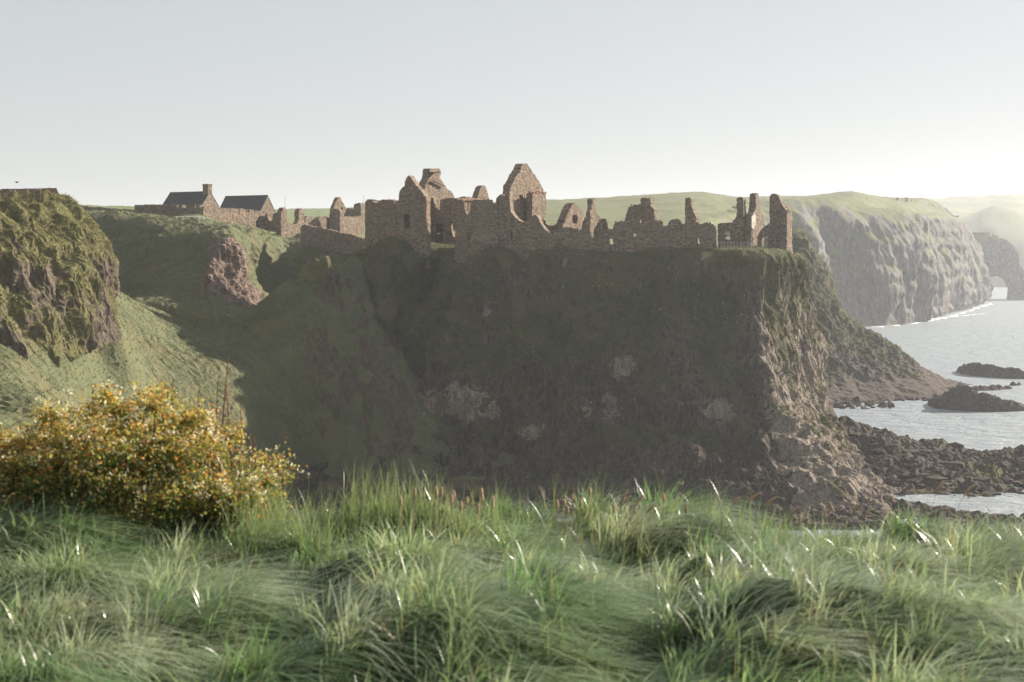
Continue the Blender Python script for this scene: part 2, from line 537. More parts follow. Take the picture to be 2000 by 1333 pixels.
crag = fbm(f * np.array([.07, .07, .045]), 5, gain=.6).reshape(zz.shape)
strat = np.sin(zz * .9 + 2 * crag) * .3 + blocks(f * np.array([.06, .06, .03]) + 3, 3).reshape(zz.shape) * 3.0
amp = sstep(steep, .25, .8)
S = S + normals(S) * (amp * (rib * 4.5 + crag * 2.2 + strat) + (1 - amp) * crag * .8)[..., None]
veg = veg_of(S, .46, .74, bias=.0, nz=.45)
struct('chalk_headland', make_mesh('chalk_headland', S.reshape(-1, 3), grid_quads(*S.shape[:2]), smooth=True, attrs={'veg': veg.ravel()}), M_CHALK)

# ---- far hills beyond the bay
fh = []
for px, a, b, c, d in ((1700, 392, 410, 430, 470), (1800, 391, 408, 432, 470), (1860, 389, 412, 434, 475), (1900, 388, 420, 432, 470),
                       (1940, 387, 415, 424, 465), (1985, 386, 412, 430, 470), (2030, 385, 425, 446, 480), (2120, 384, 420, 440, 480), (2300, 382, 415, 440, 480)):
    fh.append(W([(px, a + 3, 2300), (px, a, 1900), (px, b, 1650), (px, c, 1450), (px, d, 1400)]) + [at(px, 540, 1360) * [1, 1, 0] + [0, 0, -3]])
S = loft(fh, 140, 60)
n1 = fbm(S.reshape(-1, 3) * .012, 5).reshape(S.shape[:2])
S = S + normals(S) * (n1 * 6)[..., None]
veg = veg_of(S, .25, .5, nz=.3)
struct('far_hills', make_mesh('far_hills', S.reshape(-1, 3), grid_quads(*S.shape[:2]), smooth=True, attrs={'veg': veg.ravel()}), M_CHALK)

# ---- thin plate spline terrain
class TPS:
    def __init__(s, pts, smooth=0.0):
        p = np.array(pts, float)
        s.p = p[:, :2]; n = len(p)
        K = s.k(np.linalg.norm(s.p[:, None] - s.p[None], axis=2)) + smooth * np.eye(n)
        Q = np.c_[np.ones(n), s.p]
        A = np.block([[K, Q], [Q.T, np.zeros((3, 3))]])
        s.w = np.linalg.solve(A, np.r_[p[:, 2], 0, 0, 0])
    @staticmethod
    def k(r):
        return np.where(r > 1e-9, r * r * np.log(np.maximum(r, 1e-9)), 0)
    def __call__(s, x, y):
        xy = np.stack([np.ravel(x), np.ravel(y)], 1)
        out = np.empty(len(xy))
        for a in range(0, len(xy), 50000):
            b = xy[a:a + 50000]
            out[a:a+50000] = s.k(np.linalg.norm(b[:, None] - s.p[None], axis=2)) @ s.w[:-3] + np.c_[np.ones(len(b)), b] @ s.w[-3:]
        return out.reshape(np.shape(x))

# ---- mainland plateau on the left, cottages and fields
pl = [at(*p) for p in (
    (263, 425, 262), (330, 427, 259), (389, 430, 256), (455, 440, 262), (515, 452, 268), (548, 458, 262), (595, 456, 268), (650, 456, 276), (709, 458, 282),
    (585, 464, 250), (640, 473, 244), (715, 486, 236), (320, 415, 280), (430, 420, 285), (530, 430, 290), (640, 440, 300), (720, 445, 300),
    (160, 416, 262), (200, 417, 262), (100, 417, 250), (0, 417, 240), (-200, 415, 240),
    (560, 413, 620), (640, 412, 620), (720, 411, 620), (850, 406, 620), (960, 400, 620), (560, 425, 440), (640, 427, 440), (720, 430, 440),
    (400, 416, 620), (250, 417, 620), (0, 418, 620), (-300, 418, 620), (250, 416, 420), (400, 416, 420), (0, 416, 420), (-300, 416, 420),
    (850, 470, 300), (960, 480, 300), (850, 440, 440), (960, 440, 440),
    (0, 424, 1100), (500, 424, 1100), (960, 415, 1100), (-600, 420, 620), (-600, 424, 1100))]
PLATEAU = TPS(pl, 1.0)
gx, gy = np.meshgrid(np.concatenate([np.linspace(-420, -120, 60, endpoint=False), np.linspace(-120, 4, 180)]),
                     np.concatenate([np.linspace(232, 320, 120, endpoint=False), np.linspace(320, 1000, 130)]), indexing='ij')
# the plateau stops at the gully behind the castle rock
gz = PLATEAU(gx, gy)
q = np.stack([gx.ravel(), gy.ravel(), gz.ravel() * 0], 1)
tuft = (ridged(q * np.array([.5, .5, 1]), 4).reshape(gz.shape) * .16 + fbm(q * .06, 3).reshape(gz.shape) * .5)
gz = gz + tuft * np.where(gy < 330, 1, 1.5) - .15
edge = sstep(gx, -14, -4) * 12
_fl = np.array([at(*p)[:2] for p in ((-300, 417, 262), (100, 417, 262), (230, 419, 262), (320, 424, 260), (385, 429, 256), (425, 436, 258), (465, 444, 262), (515, 454, 266), (548, 457, 270), (605, 464, 264), (655, 475, 243), (720, 488, 235), (800, 520, 235))])
_yf = np.interp(gx, _fl[:, 0], _fl[:, 1])
edge = edge + np.maximum(_yf - .5 - gy, 0) * .8
V = np.stack([gx, gy, gz - edge], 2)
PLAT = (V, np.where(gy < 330, 1.0, 0.0))
struct('mainland_plateau', make_mesh('mainland_plateau', V.reshape(-1, 3), grid_quads(*gx.shape), smooth=True, attrs={'veg': np.ones(gx.size)}), M_FIELD)

# ---- left bluff
bl = [
    [(-420, 384, 190), (-420, 384, 130), (-420, 450, 122), (-420, 540, 120), (-420, 680, 118)],
    [(-150, 380, 190), (-150, 387, 134), (-150, 450, 127), (-150, 540, 125), (-150, 680, 121)],
    [(0, 384, 195), (0, 388, 140), (0, 440, 133.5), (0, 540, 130), (0, 660, 126)],
    [(70, 384, 198), (70, 386, 144), (75, 440, 137.5), (80, 540, 134), (80, 640, 131)],
    [(115, 390, 200), (118, 391, 148), (140, 440, 143), (155, 520, 139), (150, 610, 136)],
    [(150, 414, 205), (160, 424, 160), (188, 470, 153), (211, 528, 149), (204, 592, 146)],
    [(150, 425, 215), (160, 432, 188), (180, 475, 178), (200, 530, 170), (205, 585, 166)],
    [(150, 430, 225), (160, 436, 205), (180, 475, 200), (195, 530, 195), (200, 575, 190)],
]
S = loft([brow(W(c), 0, .06) + [at(*c[-1]) + [.8, -.8, -4]] for c in bl], 420, 330, usub=[.4, 1, 1.4, 1.6, 1.6, 1, .5], vsub=[.2, 1, 1, 1.2, 1.2, .5])
z = S[..., 2]
n0 = normals(S)
lowness = sstep(z, 37.5, 33.0)
f = S.reshape(-1, 3)
rows_ = sstep(np.linspace(0, 1, S.shape[1]), .12, .3)[None, :]
dd = (ridged(f * np.array([.22, .22, .07]) + 3, 2) * .8 + (blocks(f * np.array([.6, .6, .3]) + 8, 3) * .5 + ridged(f * np.array([.8, .8, .2]) + 8, 1) * .16) * sstep(f[:, 2], 36, 32) + fbm(f * .5, 3, gain=.5) * .4).reshape(z.shape)
S = S + n0 * (dd * rows_)[..., None]
d2 = (fbm(f * np.array([1.2, 1.2, .8]), 2) * .12).reshape(z.shape)
S = S + n0 * d2[..., None]
patch = fbm(f * .2 + 40, 4).reshape(z.shape)
veg = np.clip(sstep(z, 27.0, 33.0) * .5 + .5 + .6 * patch + .5 * (normals(S)[..., 2] - .25), 0, 1)
BLUFF = (S, veg)
struct('mainland_bluff', make_mesh('mainland_bluff', S.reshape(-1, 3), grid_quads(*S.shape[:2]), attrs={'veg': veg.ravel()}), M_BLUFF)

# ---- cottage hill between bluff and castle
hl = [
    [(100, 417, 262), (100, 418, 240), (120, 450, 232), (140, 500, 222), (150, 560, 205), (160, 610, 190)],
    [(160, 416, 262), (165, 417, 240), (175, 440, 232), (185, 490, 222), (200, 550, 205), (210, 612, 188)],
    [(230, 419, 262), (228, 422, 232), (240, 445, 222), (255, 500, 212), (268, 565, 200), (285, 622, 185)],
    [(320, 424, 260), (318, 430, 226), (325, 450, 214), (338, 505, 205), (350, 565, 196), (362, 635, 183)],
    [(385, 429, 256), (382, 436, 221), (392, 460, 206), (402, 512, 200), (408, 575, 193), (415, 640, 183)],
    [(425, 436, 258), (428, 442, 219), (438, 465, 203), (416, 508, 198.5), (407, 575, 191.5), (424, 640, 183)],
    [(465, 444, 262), (468, 450, 222), (462, 488, 207), (455, 535, 202), (452, 585, 196), (468, 636, 187)],
    [(515, 454, 266), (512, 460, 232), (488, 515, 218), (494, 560, 212), (514, 602, 205), (515, 640, 196)],
    [(548, 457, 270), (546, 463, 258), (538, 500, 250), (542, 540, 244), (553, 580, 236), (556, 612, 222)],
    [(574, 460, 272), (574, 466, 262), (570, 500, 255), (572, 540, 249), (576, 580, 239), (578, 612, 224)],
    [(605, 464, 264), (606, 469, 256), (602, 495, 250), (600, 530, 244), (600, 570, 234), (600, 605, 222)],
    [(655, 475, 243), (660, 479, 239), (662, 505, 236), (665, 540, 232), (668, 575, 227), (670, 610, 220)],
    [(720, 488, 235), (730, 492, 232), (730, 515, 230), (730, 550, 227), (730, 590, 223), (730, 620, 218)],
    [(800, 520, 235), (800, 525, 232), (800, 540, 230), (800, 570, 227), (800, 600, 223), (800, 630, 218)],
]
S = loft([brow(W(c), 0, .12) + [at(*c[-1]) + [0, -1.5, -4]] for c in hl], 460, 260, vsub=[.35, .5, .9, 1.2, 1.2, 1, .6])
f = S.reshape(-1, 3)
scar = np.exp(-((f[:, 0] - at(456, 540, 203)[0]) / 3.4) ** 4 - ((f[:, 1] - 203) / 11.0) ** 4) * sstep(f[:, 2], 33.0, 31.5)
scar = scar.reshape(S.shape[:2])
tuss = (ridged(f * np.array([.8, .8, .8]), 2, gain=.55) * .13 + fbm(f * .16, 4) * .9).reshape(S.shape[:2])
S = S + normals(S) * (tuss + scar * ((ridged(f * np.array([.6, .6, .12]), 2, gain=.5) * .4 + blocks(f * .7, 3) * .5).reshape(S.shape[:2])))[..., None]
veg = np.clip(1.05 - 1.35 * scar + .25 * fbm(f * .5, 3).reshape(S.shape[:2]) * scar, 0, 1)
HILL = (S, veg)
struct('cottage_hill', make_mesh('cottage_hill', S.reshape(-1, 3), grid_quads(*S.shape[:2]), attrs={'veg': veg.ravel()}), M_HILL)

# ---- meadow bowl, dark slope and the grassy knob below the castle
mp_ = [at(*p) for p in (
    (-300, 690, 120), (-150, 660, 124), (0, 635, 128), (80, 618, 132.5), (150, 600, 138), (205, 585, 150), (212, 572, 168), (215, 566, 185), (285, 606, 187), (362, 626, 185), (415, 634, 185),
    (450, 624, 192), (500, 607, 201), (560, 585, 216), (610, 575, 226), (660, 580, 222), (720, 590, 218),
    (0, 720, 123), (0, 800, 115), (0, 880, 107), (100, 690, 131), (200, 690, 148), (300, 690, 166), (400, 684, 176), (100, 790, 118), (200, 790, 138),
    (300, 800, 154), (400, 800, 165), (500, 800, 172), (300, 900, 143), (450, 900, 161), (600, 944, 178), (700, 950, 178), (520, 700, 180), (600, 800, 179), (150, 645, 138), (250, 640, 166), (200, 870, 128), (100, 870, 113),
    (-200, 800, 108), (-200, 900, 98),
    (465, 634, 185), (520, 602, 186), (560, 566, 186.5), (600, 545, 187), (622, 538, 187.3), (640, 540, 187.5), (652, 546, 188.5), (615, 544, 190.5), (640, 545, 191.5), (672, 552, 192), (692, 530, 197), (715, 490, 203.5),
    (600, 600, 184.5), (650, 605, 185.6), (700, 620, 188.5), (570, 650, 182.5), (640, 680, 183), (720, 700, 185.5), (640, 760, 181), (720, 800, 182), (700, 880, 180), (780, 900, 180), (850, 935, 177),
    (600, 568, 199), (640, 562, 201), (680, 566, 210), (560, 592, 201), (610, 575, 212),
    (760, 560, 205), (760, 660, 195), (820, 760, 190), (850, 850, 184), (580, 860, 178), (560, 750, 178), (650, 900, 179), (500, 870, 167), (550, 930, 173))]
mp_ += [np.array(p, float) for p in ((-20, 160, -1.5), (-5, 168, -1), (8, 168, -2), (-28, 145, 3), (-30, 120, 4), (-22, 130, -1), (-10, 130, -2), (5, 130, -2.5), (-38, 90, 10), (-25, 90, 2), (-10, 90, -2),
                                        (-45, 60, 12), (-20, 60, 2), (0, 60, -2), (-70, 60, 16), (-70, 100, 23), (8, 200, 12), (8, 230, 15), (-75, 150, 28), (-75, 200, 28))]
MEADOW = TPS(mp_, .15)
gx, gy = np.meshgrid(np.linspace(-72, 4, 300), np.concatenate([np.linspace(62, 100, 50, endpoint=False), np.linspace(100, 212, 470, endpoint=False), np.linspace(212, 232, 40)]), indexing='ij')
gz = MEADOW(gx, gy)
q = np.stack([gx.ravel(), gy.ravel(), gz.ravel()], 1)
wq = q + np.stack([fbm(q * .25, 3), fbm(q * .25 + 50, 3), 0 * q[:, 0]], 1) * 1.4
kn = np.exp(-((q[:, 0] - at(656, 530, 187)[0]) / 1.1) ** 2 - ((q[:, 1] - 187) / 2.4) ** 2)
kn = kn * sstep(q[:, 2], 25.5, 27.5)
tus = ridged(wq * np.array([.5, 1.0, .4]), 2, gain=.55) * .24 + fbm(q * .09 + 3, 3) * .5 + kn * (blocks(q * .8, 3) * .35)
rug = np.exp(-((q[:, 0] + 19) / 9.0) ** 4 - ((q[:, 1] - 187) / 11.0) ** 4) * sstep(q[:, 2], 29, 26.5)
tus = tus + rug * (1.5 * fbm(q * np.array([.22, .22, .12]) + 6, 4) + 1.1 * blocks(q * np.array([.3, .3, .2]) + 1, 3) + .35 * ridged(q * np.array([.7, .7, .4]), 2))
gz = gz + tus.reshape(gz.shape)
k0 = at(636, 516, 187.5)
dx_, dy_ = gx - k0[0], gy - k0[1]
gz = gz + .0 * np.exp(-(np.where(dx_ > 0, dx_ / 2.0, dx_ / 3.5)) ** 2 - (dy_ / 3.0) ** 2)
beach = sstep(gz, 2.6, 1.4).ravel()
veg = np.clip(1.0 - beach * 1.2 - kn * 1.1 - rug * np.clip(.42 + 1.3 * fbm(q * .3 + 31, 4), 0, .85), 0, 1)
V = np.stack([gx, gy, gz], 2).reshape(-1, 3)
MEAD = (V.reshape(gx.shape + (3,)), veg.reshape(gx.shape))
struct('meadow_bowl', make_mesh('meadow_bowl', V, grid_quads(*gx.shape), attrs={'veg': veg}), M_MEADOW)

# ---- the castle rock
cr = [
    [(705, 500, 206), (660, 600, 199), (610, 700, 193), (580, 800, 187), (560, 900, 182), (550, 965, 178)],
    [(740, 482, 203), (715, 570, 197), (680, 670, 192), (650, 770, 187), (640, 870, 182), (640, 955, 178)],
    [(790, 488, 200), (775, 570, 196.5), (745, 660, 192.5), (715, 760, 188), (700, 860, 183), (690, 955, 178)],
    [(845, 487, 205), (825, 565, 201), (785, 655, 196), (755, 755, 190), (745, 855, 184), (745, 955, 178)],
    [(905, 510, 197.5), (880, 590, 195.5), (830, 680, 193), (800, 770, 190), (812, 852, 185), (830, 950, 177)],
    [(965, 485, 196.5), (955, 580, 193.5), (940, 680, 190), (935, 780, 187.5), (945, 862, 182.5), (950, 955, 175)],
    [(1080, 488, 195.5), (1080, 590, 192.5), (1085, 690, 189), (1085, 785, 186.5), (1090, 870, 181), (1095, 965, 174)],
    [(1220, 496, 194.5), (1220, 600, 191.5), (1225, 700, 188), (1230, 790, 185.5), (1240, 880, 179), (1250, 980, 169)],
    [(1345, 488, 192.5), (1348, 600, 190), (1352, 700, 187), (1360, 800, 183.5), (1378, 890, 177), (1395, 990, 166)],
    [(1440, 489, 191.5), (1462, 595, 189.5), (1470, 690, 186.8), (1508, 800, 183), (1530, 890, 176), (1560, 1000, 163.5)],
    [(1470, 486, 193), (1490, 595, 190.5), (1498, 690, 188), (1528, 805, 184), (1600, 885, 177), (1690, 1005, 163)],
    [(1512, 488, 201.5), (1533, 595, 202.5), (1550, 690, 201.5), (1572, 790, 198), (1625, 880, 188), (1725, 1000, 166)],
    [(1552, 497, 213), (1564, 590, 217), (1600, 668, 219), (1610, 750, 217), (1640, 840, 208), (1740, 955, 188)],
    [(1551, 500, 222), (1562, 590, 227), (1594, 680, 229), (1604, 765, 228), (1628, 835, 222), (1690, 910, 212)],
    [(1500, 495, 232), (1510, 590, 236), (1530, 680, 238), (1540, 770, 240), (1560, 830, 240), (1580, 870, 240)],
    [(1250, 492, 238), (1250, 590, 243), (1250, 680, 246), (1250, 770, 248), (1250, 830, 250), (1250, 870, 250)],
    [(950, 492, 236), (950, 590, 240), (950, 680, 243), (950, 770, 245), (950, 830, 246), (950, 870, 247)],
]
def with_top(px, py, D):
    # one more column whose top edge is set, the rest taken from its neighbours
    k = next(i for i in range(len(cr) - 1) if cr[i][0][0] <= px < cr[i + 1][0][0])
    t = (px - cr[k][0][0]) / (cr[k + 1][0][0] - cr[k][0][0])
    mid = [tuple(a * (1 - t) + b * t for a, b in zip(p, q)) for p, q in zip(cr[k], cr[k + 1])]
    mid[0] = (px, py, D)
    cr.insert(k + 1, mid)
cr[2][0] = (797, 500, 198.5)
cr[3][0] = (850, 480, 203.5)
cr[4][0] = (908, 515, 196.2)
for t_ in ((769, 470, 199.3), (816, 510, 197.8), (832, 511, 198.2), (889, 520, 196.2), (935, 497, 195.6), (995, 496, 195.5), (1017, 518, 195.3), (1036, 496, 195.4), (1160, 492, 195.2), (1290, 489, 193.6), (1400, 490, 191.8)):
    with_top(*t_)
cols = []
for c in cr:
    w = W(c)
    ctr = np.array([8.0 + (w[0][0] - 8) * .5, 214 + (w[0][1] - 214) * .4, 30.9])
    cols.append([ctr, w[0] + (ctr - w[0]) * .12 + [0, 0, .15]] + w + [w[-1] + [0, -7.0, -1.0], w[-1] + [0, -11.0, -5.0]])
_us = [1.0 if 0 < c[0][1] < 200 else .5 for c in cr]
_us = [(.2 if c[0][2] > 224 else (1.8 if c[0][0] > 1430 else 1.1)) for c in cr[:-1]]
S = loft(cols, 760, 420, usub=_us, vsub=[.2, 1, 1.1, 1.1, 1.1, 1.1, 1.1, .6, .3])
n0 = normals(S)
f = S.reshape(-1, 3)
flat = sstep(np.linspace(0, 1, S.shape[1]), .05, .14)
hgt = S[..., 2]
rockiness = (0.35 + .65 * sstep(hgt, 24, 12)) * np.ones_like(hgt)
right = sstep(S[..., 0], at(1450, 600, 189)[0], at(1500, 600, 192)[0])
rockiness = np.maximum(rockiness, right)
big = (ridged(f * np.array([.13, .13, .04]) + 2, 3) * 1.5 + fbm(f * np.array([.3, .3, .2]), 3, gain=.5) * .9).reshape(hgt.shape)
med = (ridged(f * np.array([.7, .7, .15]) + 7, 2, gain=.55) * .3 + blocks(f * np.array([.34, .34, .2]) + 2, 3.5) * .9 + blocks(f * np.array([.9, .9, .5]) + 5, 3) * .3).reshape(hgt.shape)
tus = (fbm(f * np.array([1.3, 1.3, .9]), 2) * .09).reshape(hgt.shape)
disp = flat[None, :] * (big * (.75 + .45 * rockiness) * (1 - .45 * right) + med * rockiness * (1 - .45 * right) + tus)
S = S + n0 * disp[..., None]
nz = normals(S)[..., 2]
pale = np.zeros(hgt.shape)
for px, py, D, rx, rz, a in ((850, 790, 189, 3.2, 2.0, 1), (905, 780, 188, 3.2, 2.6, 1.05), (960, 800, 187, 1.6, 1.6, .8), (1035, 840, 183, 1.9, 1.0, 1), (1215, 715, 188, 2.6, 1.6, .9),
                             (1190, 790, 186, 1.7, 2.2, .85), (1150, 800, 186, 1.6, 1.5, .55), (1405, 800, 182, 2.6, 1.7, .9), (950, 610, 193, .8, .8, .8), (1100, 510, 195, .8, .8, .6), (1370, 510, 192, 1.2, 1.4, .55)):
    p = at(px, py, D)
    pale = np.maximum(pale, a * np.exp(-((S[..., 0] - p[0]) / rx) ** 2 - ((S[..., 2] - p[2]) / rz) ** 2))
pale = np.maximum(pale, right * .72)  # right face painted paler for sunlight, front tones stay darker
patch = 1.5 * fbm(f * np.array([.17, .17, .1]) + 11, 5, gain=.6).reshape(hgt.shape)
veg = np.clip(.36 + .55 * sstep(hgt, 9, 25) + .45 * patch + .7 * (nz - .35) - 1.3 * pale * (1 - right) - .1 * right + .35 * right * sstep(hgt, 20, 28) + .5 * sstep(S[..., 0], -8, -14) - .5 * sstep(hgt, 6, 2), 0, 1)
CASTLE_S = S
CROCK = (S, veg)
struct('castle_rock', make_mesh('castle_rock', S.reshape(-1, 3), grid_quads(*S.shape[:2]), attrs={'veg': veg.ravel(), 'pale': pale.ravel()}), M_ROCK)

# ---- the rocky knob on the ridge below the gatehouse
kc = at(630, 552, 188.6)
th_, ph_ = np.meshgrid(np.linspace(0, 2 * pi, 150), np.linspace(.02, 2.2, 80), indexing='ij')
S = np.stack([kc[0] + np.where(np.cos(th_) > 0, 2.5, 3.6) * np.sin(ph_) ** .8 * np.cos(th_), kc[1] + 2.7 * np.sin(ph_) * np.sin(th_), kc[2] + 2.9 * np.cos(ph_)], 2)
f = S.reshape(-1, 3)
n0 = f - kc; n0 /= np.linalg.norm(n0, axis=1)[:, None]
d = fbm(f * .45 + 2, 3) * .6 + blocks(f * np.array([.8, .8, .4]) + 3, 3) * .55 + fbm(f * 1.6, 2) * .1
seam = sstep(np.minimum(th_, 2 * pi - th_).ravel(), 0, .25)
S = (f + n0 * (d * (.3 + .7 * seam))[:, None]).reshape(S.shape)
S[-1] = S[0]
kveg = np.clip(.75 - 1.1 * n0[:, 0] * sstep(n0[:, 2], .95, .5) + .3 * fbm(f * .6, 3) + .3 * sstep(n0[:, 2], .6, .95), 0, 1)
KNOB = (S, kveg.reshape(S.shape[:2]))
struct('rocky_knob', make_mesh('rocky_knob', S.reshape(-1, 3), grid_quads(*S.shape[:2]), attrs={'veg': kveg}), M_BLUFF)

# ---- headland behind the castle rock
hd = [
    [(1440, 480, 345), (1440, 480, 335), (1440, 600, 318), (1440, 700, 304), (1440, 760, 296), (1440, 800, 285)],
    [(1510, 466, 345), (1520, 462, 328), (1525, 560, 314), (1530, 660, 304), (1530, 745, 297), (1535, 790, 286)],
    [(1562, 470, 348), (1566, 466, 322), (1570, 560, 310), (1575, 660, 303), (1580, 745, 297), (1590, 785, 287)],
    [(1602, 525, 350), (1598, 518, 322), (1607, 590, 312), (1612, 680, 304), (1622, 745, 298), (1632, 782, 288)],
    [(1655, 630, 352), (1650, 618, 324), (1655, 660, 314), (1660, 710, 307), (1672, 750, 301), (1682, 778, 291)],
    [(1720, 676, 356), (1718, 664, 326), (1722, 690, 316), (1726, 722, 309), (1732, 748, 304), (1738, 774, 295)],
    [(1795, 726, 360), (1792, 714, 330), (1795, 728, 321), (1800, 740, 314), (1806, 753, 308), (1815, 768, 301)],
    [(1850, 752, 350), (1850, 742, 334), (1852, 748, 326), (1856, 754, 320), (1862, 760, 315), (1870, 766, 310)],
    [(1910, 764, 340), (1910, 758, 330), (1912, 762, 326), (1914, 764, 322), (1916, 767, 318), (1918, 770, 314)],
]
S = loft([[at(*c[0]) * [1, 1.03, 0] + [0, 0, -3]] + brow(W(c), 0, .15) + [at(*c[-1]) * [1, .985, 0] + [0, 0, -2.5]] for c in hd], 300, 210, vsub=[.3, .4, .6, 1, 1, 1, 1, .6])
n0 = normals(S); f = S.reshape(-1, 3)
d = (ridged(f * np.array([.1, .1, .06]) + 4, 3) * .9 + fbm(f * .35, 3, gain=.5) * .8 + ridged(f * .8, 1) * .2).reshape(S.shape[:2])
S = S + n0 * d[..., None] * (.35 + .65 * sstep(S[..., 2], 1.5, 6))[..., None]
veg = np.clip(.2 + .5 * sstep(S[..., 2], 3, 16) + .4 * fbm(f * .12, 4).reshape(S.shape[:2]) + .6 * (normals(S)[..., 2] - .4) - .8 * sstep(S[..., 2], 4, 1.5), 0, 1)
HEADL = (S, veg)
struct('shaded_headland', make_mesh('shaded_headland', S.reshape(-1, 3), grid_quads(*S.shape[:2]), attrs={'veg': veg.ravel()}), M_HEAD)

# ---- rocky shore at the foot of the castle rock
sp = [at(*p) for p in (
    (1640, 822, 205), (1690, 840, 206), (1740, 855, 208), (1790, 868, 208), (1850, 872, 209), (1900, 890, 208), (1960, 888, 207), (2040, 884, 206),
    (1680, 890, 196), (1750, 880, 198), (1820, 900, 196), (1900, 910, 194), (1980, 905, 196), (1760, 920, 188), (1850, 930, 186), (1940, 945, 185), (2040, 940, 186),
    (1700, 940, 186), (1740, 985, 172), (1660, 960, 180), (1790, 998, 164.5), (1850, 1005, 163), (1920, 1016, 161), (1740, 1030, 160), (1840, 1040, 156), (1700, 1060, 154))]
sp += [np.array(p, float) for p in ((52, 171.5, -1.0), (58, 170, -1.4), (66, 171, -1.4), (76, 171, -1.4), (60, 175.0, -.5), (70, 176.0, -.5), (50, 222, -2), (62, 222, -2.5), (80, 222, -2.5), (40, 225, -1), (95, 190, 2.5), (95, 170, -1), (95, 215, -2),
                                        (80, 162, -1.2), (72, 163.5, -.6), (62, 150, .3), (50, 148, 1.2), (40, 150, -1), (85, 150, -1.5), (66, 143, -1.5), (45, 143, -1.5))]
SHORE = TPS(sp, .3)
gx, gy = np.meshgrid(np.linspace(36, 92, 270), np.linspace(140, 224, 400), indexing='ij')
gz = SHORE(gx, gy)
q = np.stack([gx.ravel(), gy.ravel(), gz.ravel()], 1)
rk = ridged(q * np.array([.16, .16, .1]) + 8, 3) * .75 + ridged(q * np.array([.5, .5, .3]), 3, gain=.55) * .5 + fbm(q * 1.6, 1) * .15
gz = gz + rk.reshape(gz.shape) * sstep(gz, -2, .8)
V = np.stack([gx, gy, gz], 2).reshape(-1, 3)
veg = np.clip(.15 + .5 * fbm(q * .18 + 3, 3) + .15 * sstep(V[:, 2], 4, 1), 0, .6)
struct('rocky_shore', make_mesh('rocky_shore', V, grid_quads(*gx.shape), attrs={'veg': veg}), M_SHORE)

# ---- near clifftop
def fg_ground(x, y):
    x = np.asarray(x, float); y = np.asarray(y, float)
    z = 28.40 + .035 * np.sin(x * 1.7 + .6) + .05 * np.sin(x * .9 + y * 1.1) + .03 * np.sin(y * 2.3 + x)
    z = z - .022 * np.maximum(y - 4, 0)
    sh_ = np.shape(z)
    z = z + .19 * fbm(np.stack([np.ravel(x + 0 * y), np.ravel(y + 0 * x), np.zeros(np.size(z))], 1) * 1.45 + 20, 2).reshape(sh_)
    brink = 8.6 + .35 * np.sin(x * .8 + 1) - .9 * np.clip(-x - 1.0, 0, .0)
    over = np.maximum(y - brink, 0)
    z = z - over * .35 - over ** 2 * .06 * (over < 12) - (over >= 12) * (8.64 + (over - 12) * .42)
    return z
gx, gy = np.meshgrid(np.concatenate([np.linspace(-40, -9, 30, endpoint=False), np.linspace(-9, 9, 120, endpoint=False), np.linspace(9, 40, 31)]),
                     np.concatenate([np.linspace(-10, 12, 130, endpoint=False), np.linspace(12, 70, 60)]), indexing='ij')
gz = np.maximum(fg_ground(gx, gy), -3)
q = np.stack([gx.ravel(), gy.ravel(), gz.ravel() * 0], 1)
gz = gz + fbm(q * 1.6, 4).reshape(gz.shape) * .05
M_SOIL = terrain_mat('turf_soil', [(0.02, 0.028, 0.012), (0.035, 0.05, 0.02), (0.06, 0.075, 0.03)], [(0.03, 0.02, 0.015)] * 3, fine=3.0, bump=.5, bdist=.05)
struct('clifftop_ground', make_mesh('clifftop_ground', np.stack([gx, gy, gz], 2).reshape(-1, 3), grid_quads(*gx.shape), smooth=True, attrs={'veg': np.ones(gx.size)}), M_SOIL)

# ------------------------------------------------------------------ masonry
CAM2 = np.array([0.0, 0.0])
def in_poly(x, y, poly):
    ins = np.zeros(x.shape, bool)
    n = len(poly)
    for i in range(n):
        (x1, y1), (x2, y2) = poly[i], poly[(i + 1) % n]
        c = ((y1 > y) != (y2 > y)) & (x < (x2 - x1) * (y - y1) / (y2 - y1 + 1e-12) + x1)
        ins ^= c
    return ins

class Plane:
    """an upright plane through two plan points given as (pixel column, distance)"""
    def __init__(s, A, B):
        s.a = at(A[0], 500, A[1])[:2]; b = at(B[0], 500, B[1])[:2]
        s.d = (b - s.a) / np.linalg.norm(b - s.a)
        s.n = np.array([s.d[1], -s.d[0]])
        if np.dot(s.n, -s.a) < 0: s.n = -s.n
    def sz(s, px, py):
        r = ray(px, py)
        t = np.dot(s.a, s.n) / np.dot(r[:2], s.n)
        return np.array([np.dot(r[:2] * t - s.a, s.d), CAM_Z + r[2] * t])
    def world(s, S, Z, off=0.0):
        return np.stack([s.a[0] + s.d[0] * S + s.n[0] * off, s.a[1] + s.d[1] * S + s.n[1] * off, Z], -1)

A_DIR, B_DIR = np.array([.88, -.475]), np.array([.475, .88])     # the ruins' two building axes
def along(px, D, px2, axis):
    """the distance at pixel column px2 on a line that leaves (px, D) along a building axis"""
    x0 = (px - CX) / FPX * D; k = (px2 - CX) / FPX
    t = (k * D - x0) / (axis[0] - k * axis[1])
    return (px, D), (px2, D + axis[1] * t)

